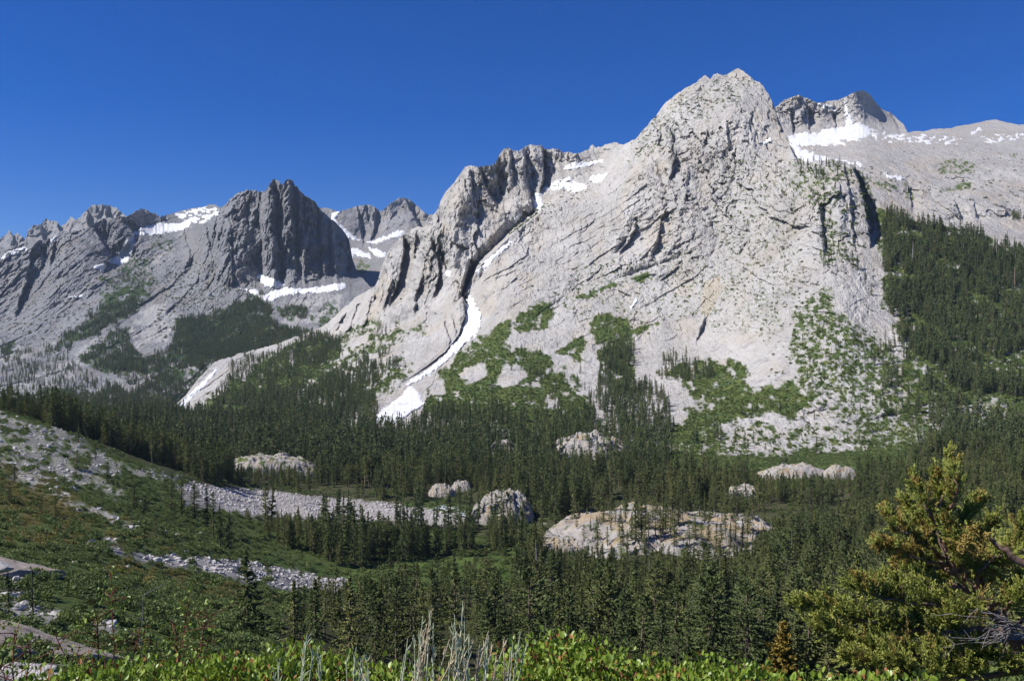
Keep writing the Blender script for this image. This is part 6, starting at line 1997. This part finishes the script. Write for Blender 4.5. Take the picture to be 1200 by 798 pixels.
grass_clump(4.3, [(352, 362, 738, 0), (366, 368, 754, 0), (378, 374, 768, 0), (326, 326, 772, 0)], 'pale grass stalks rising in front of the yellow-green bush', 31)
grass_clump(4.2, [(402, 406, 770, 0), (416, 418, 757, 0), (422, 424, 775, 0), (430, 428, 764, 0)], 'short pale grass stalks at the left end of the grass row', 32)
grass_clump(4.2, [(470, 475, 750, 0), (486, 491, 728, 0), (490, 502, 718, 1), (500, 504, 722, 0), (488, 488, 738, 0), (482, 500, 732, 1)], 'tall pale stalks with two leaning straw ones, left of the tallest grass', 33)
grass_clump(4.2, [(528, 530, 730, 0), (535, 539, 709, 0), (520, 543, 738, 1), (512, 530, 745, 1), (540, 544, 730, 0), (548, 549, 744, 0), (536, 552, 752, 1)], 'tallest pale grass clump in the bottom centre', 34)
grass_clump(4.2, [(556, 574, 742, 1), (566, 573, 741, 0), (560, 566, 752, 1), (580, 592, 752, 1)], 'leaning straw and pale stalks right of the tallest grass', 35)
grass_clump(4.3, [(596, 600, 752, 0), (603, 611, 742, 0), (586, 590, 760, 1)], 'thin pale stalks touching the left side of the tallest trailside bush', 36)

# ----------------------------------------------------------------- the large juniper at the right
M_jun = leaf_mat('juniper_sprays', [(0, (0.085, 0.115, 0.026)), (0.45, (0.23, 0.265, 0.055)), (1, (0.48, 0.47, 0.11))], 5.0, 0.6, 0.25, 0.25, rand=0.0)
M_jgold = leaf_mat('dry_juniper_sprays', [(0, (0.12, 0.095, 0.025)), (0.5, (0.25, 0.185, 0.045)), (1, (0.42, 0.30, 0.085))], 5.0, 0.7, 0.2, 0.1, rand=0.0)
M_jbark = plain_mat('juniper_bark', (0.13, 0.075, 0.05), (0.30, 0.20, 0.15), 16, bump=0.02)


def juniper():
    rb = np.random.default_rng(77)
    D0 = 8.6
    bx, by = (1240-HU)/F*D0, D0
    g = float(ground_z(bx, by))
    root = empty('juniper', (bx, by, g))
    off = np.array([bx, by, g])

    def pt(u, v, dy=0.0):
        return at(u, v, D0+dy)-off

    def curve(pts, n=14):
        P = np.array([pt(*p) for p in pts])
        t = np.linspace(0, len(P)-1, n)
        i = np.clip(t.astype(int), 0, len(P)-2); f = (t-i)[:, None]
        q = P[i]*(1-f)+P[i+1]*f
        q = (q+np.concatenate([q[:1], q[:-1]])+np.concatenate([q[1:], q[-1:]]))/3
        return q+rb.normal(size=q.shape)*0.012
    trunk = curve([(1250, 905, 0), (1225, 800, 0), (1185, 738, 0), (1140, 692, 0), (1110, 655, 0), (1100, 612, 0), (1106, 568, 0), (1110, 536, 0)], 26)
    tr = np.interp(np.linspace(0, 1, 26), [0, .3, .6, .8, 1], [0.11, 0.06, 0.030, 0.016, 0.006])
    mesh_obj('trunk', *tube(trunk, tr, 9), M_jbark, root)
    # branch: points, thickness, spread of its sprays, share of gold
    BR = [([(1104, 640, 0), (1102, 590, .05), (1110, 532, 0)], .02, .16, .18), ([(1112, 600, 0), (1122, 570, -.2), (1118, 545, -.1)], .014, .13, .15), ([(1100, 620, 0), (1084, 595, -.2), (1073, 562, -.1)], .016, .12, .25),
          ([(1108, 655, 0), (1066, 628, -.3), (1038, 604, -.2)], .018, .14, .5), ([(1112, 662, 0), (1070, 650, -.4), (1032, 640, -.35)], .018, .13, .6), ([(1112, 662, 0), (1078, 668, -.1), (1046, 660, 0)], .016, .13, .55),
          ([(1120, 676, 0), (1090, 640, .4), (1060, 610, .5)], .016, .16, .35), ([(1106, 640, 0), (1130, 610, .2), (1150, 588, .2)], .016, .14, .2), ([(1110, 650, 0), (1140, 640, .4), (1160, 612, .4)], .016, .16, .2),
          ([(1140, 692, 0), (1095, 690, -.4), (1050, 688, -.5), (1012, 690, -.5)], .024, .17, .15), ([(1150, 700, 0), (1100, 712, -.6), (1040, 700, -.8), (1000, 688, -.8)], .024, .17, .10),
          ([(1185, 738, 0), (1120, 742, -.5), (1050, 738, -.8), (990, 722, -.9), (934, 708, -.9)], .034, .15, .08), ([(1120, 742, -.5), (1040, 735, -.6), (975, 705, -.7), (945, 708, -.7)], .02, .13, .08),
          ([(1200, 765, 0), (1130, 770, -.7), (1050, 765, -1), (985, 748, -1), (955, 738, -1)], .03, .16, .08), ([(1210, 785, 0), (1130, 795, -.8), (1060, 790, -1.2), (990, 772, -1.2)], .03, .18, .06),
          ([(1140, 692, 0), (1170, 660, -.2), (1195, 625, -.3), (1212, 600, -.3)], .02, .15, .08), ([(1160, 712, 0), (1190, 690, -.4), (1225, 668, -.5), (1260, 655, -.5)], .022, .18, .05), ([(1185, 738, 0), (1225, 705, .3), (1270, 690, .3)], .024, .2, .05),
          ([(1150, 700, 0), (1150, 670, .5), (1180, 640, .6), (1225, 628, .6)], .02, .2, .08), ([(1120, 672, 0), (1135, 655, .1), (1150, 690, .1)], .014, .16, .2), ([(1130, 684, 0), (1100, 715, .2), (1060, 720, .3)], .016, .18, .08),
          ([(1185, 740, 0), (1150, 765, -.2), (1105, 765, -.2)], .02, .18, .06), ([(1220, 795, 0), (1190, 775, -.5), (1160, 770, -.6), (1130, 785, -.8)], .02, .18, .06), ([(1230, 800, 0), (1215, 755, -.3), (1240, 730, -.3)], .02, .2, .05),
          ([(1140, 692, -.1), (1150, 665, -.3), (1168, 650, -.4), (1185, 655, -.4)], .014, .17, .15), ([(1130, 680, -.1), (1128, 655, -.35), (1122, 630, -.4)], .014, .16, .3), ([(1170, 725, -.1), (1185, 705, -.5), (1205, 700, -.6)], .014, .17, .05),
          ([(1160, 712, -.1), (1140, 722, -.6), (1105, 728, -.7)], .014, .17, .08), ([(1112, 655, 0), (1120, 640, -.3), (1108, 610, -.35)], .012, .14, .3),
          ([(1105, 630, 0), (1085, 620, .2), (1062, 590, .25)], .014, .13, .35), ([(1108, 590, 0), (1095, 575, .1), (1092, 552, .1)], .012, .1, .2), ([(1140, 690, .1), (1090, 675, .5), (1050, 640, .6)], .016, .18, .3)]
    gold, green, gt, nt_ = [], [], [], []
    for pts, th, sp, gd in BR:
        c = curve(pts, 14)
        t = np.linspace(0, 1, 14)
        tubes = [tube(c, th*(1-t)+0.004, 6)]
        ln = np.linalg.norm(np.diff(c, axis=0), axis=1).sum()
        for q in range(int(30*ln/0.5)+15):
            w = 0.18+0.82*rb.random()
            b0 = np.array([np.interp(w, t, c[:, k]) for k in range(3)])
            fw = c[-1]-c[-4]; fw = fw/np.linalg.norm(fw)
            d = rb.normal(size=3)*0.55+fw*1.0+np.array([0, 0, 0.62]); d /= np.linalg.norm(d)
            L = sp*(0.6+1.1*rb.random())*(1.15-0.5*w)
            bend = np.array([0, 0, 0.25*L])
            if q % 3 == 0: tubes.append(tube(np.stack([b0, b0+d*L*.5, b0+d*L+bend]), [.004, .003, .0015], 4))
            isg = rb.random() < gd
            tn0 = 0.05+0.4*rb.random()
            for f_ in range(4):
                g0 = 0.15+0.2*f_
                fd = d+rb.normal(size=3)*0.42+np.array([0, 0, .2]); fd /= np.linalg.norm(fd)
                fb = b0+d*(g0*L)+bend*g0*g0
                fl = L*(0.75-0.12*f_)
                m = 22
                s = rb.random(m)
                cc = fb+fd*(s*fl)[:, None]+rb.normal(size=(m, 3))*0.0085*(1.25-s[:, None]*.7)
                dd = fd+rb.normal(size=(m, 3))*0.32; dd /= np.linalg.norm(dd, axis=1)[:, None]
                v = diamonds(cc, dd, 0.030*(0.6+0.8*rb.random(m)), 0.0105, rb)
                tn = np.clip(tn0+0.45*s+0.15*rb.random(m), 0, 1)
                (gold if isg else green).append(v); (gt if isg else nt_).append(np.repeat(tn, 4))
        mesh_obj('branch', *join(tubes), M_jbark, root)
    for nm, vs, ts, mt in (('green_foliage', green, nt_, M_jun), ('golden_foliage', gold, gt, M_jgold)):
        v = np.concatenate(vs)
        mesh_obj(nm, v, quad_faces(len(v)//4), mt, root, smooth=False, attrs={'tone': np.concatenate(ts)})
    # broken limb with a dry golden tuft
    c = curve([(1225, 672, -.9), (1195, 660, -.9), (1172, 640, -.9), (1150, 626, -.9)], 10)
    o = mesh_obj('broken_limb', *tube(c, np.linspace(.045, .012, 10), 7), M_jbark, root)
    vs, ts = [], []
    for (u, v) in [(1140, 622), (1133, 632), (1150, 640), (1142, 648), (1128, 640), (1155, 630)]:
        b0 = pt(u, v, -.9)
        m = 130
        cc = b0+rb.normal(size=(m, 3))*0.024
        dd = rb.normal(size=(m, 3))+np.array([-.4, 0, -.2]); dd /= np.linalg.norm(dd, axis=1)[:, None]
        vs.append(diamonds(cc, dd, 0.036, 0.013, rb)); ts.append(np.repeat(0.5+0.5*rb.random(m), 4))
    for v, t_ in zip(vs, ts):
        mesh_obj('dry_tuft', v, quad_faces(len(v)//4), M_jgold, o, smooth=False, attrs={'tone': t_})
    # grey dead twigs at the lower right
    tw = []
    for i in range(16):
        u1, v1 = rb.uniform(1105, 1180), rb.uniform(704, 758)
        p = curve([(1235, 752+rb.normal()*8, -1.0), (1190, 738+(v1-735)*.4, -1.1), (u1, v1, -1.15)], 9)
        tw.append(tube(p, np.linspace(.007, .002, 9), 4))
        for k in range(3):
            b0 = p[rb.integers(4, 9)]
            e = b0+np.array([-.06-.1*rb.random(), rb.normal()*.04, rb.normal()*.07])
            tw.append(tube(np.stack([b0, (b0+e)/2+rb.normal(size=3)*.006, e]), [.003, .002, .001], 4))
    mesh_obj('dead_twigs', *join(tw), plain_mat('grey_twigs', (0.17, 0.15, 0.14), (0.30, 0.27, 0.26), 12), root)
    return tag(root, 'large leaning juniper with golden patches and grey dead twigs at the right edge', 'tree')


juniper()


# ----------------------------------------------------------------- the air over the valley
def haze():
    lo, hi = np.full(3, 1e9), np.full(3, -1e9)
    dg = bpy.context.evaluated_depsgraph_get()
    for o in C.objects:
        if o.type == 'MESH' and o.get('kind') == 'structure':
            for c in o.bound_box:
                p = np.array(o.matrix_world @ Vector(c))
                lo = np.minimum(lo, p); hi = np.maximum(hi, p)
    lo -= np.array([300, 30, 25]); hi += np.array([300, 300, 40])
    v = np.array([(x, y, z) for z in (lo[2], hi[2]) for y in (lo[1], hi[1]) for x in (lo[0], hi[0])])
    f = np.array([(0, 2, 3, 1), (4, 5, 7, 6), (0, 1, 5, 4), (2, 6, 7, 3), (0, 4, 6, 2), (1, 3, 7, 5)])
    m = bpy.data.materials.new('thin_air'); m.use_nodes = True
    nt = m.node_tree; nt.nodes.clear()
    out = nt.nodes.new('ShaderNodeOutputMaterial'); pv_ = nt.nodes.new('ShaderNodeVolumePrincipled')
    pv_.inputs['Color'].default_value = (0.62, 0.78, 1.0, 1)
    pv_.inputs['Density'].default_value = HAZE
    pv_.inputs['Anisotropy'].default_value = 0.0
    nt.links.new(pv_.outputs[0], out.inputs['Volume'])
    o = mesh_obj('haze', v, f, m, smooth=False)
    tag(o, kind='stuff')


HAZE = 2.2e-5
haze()
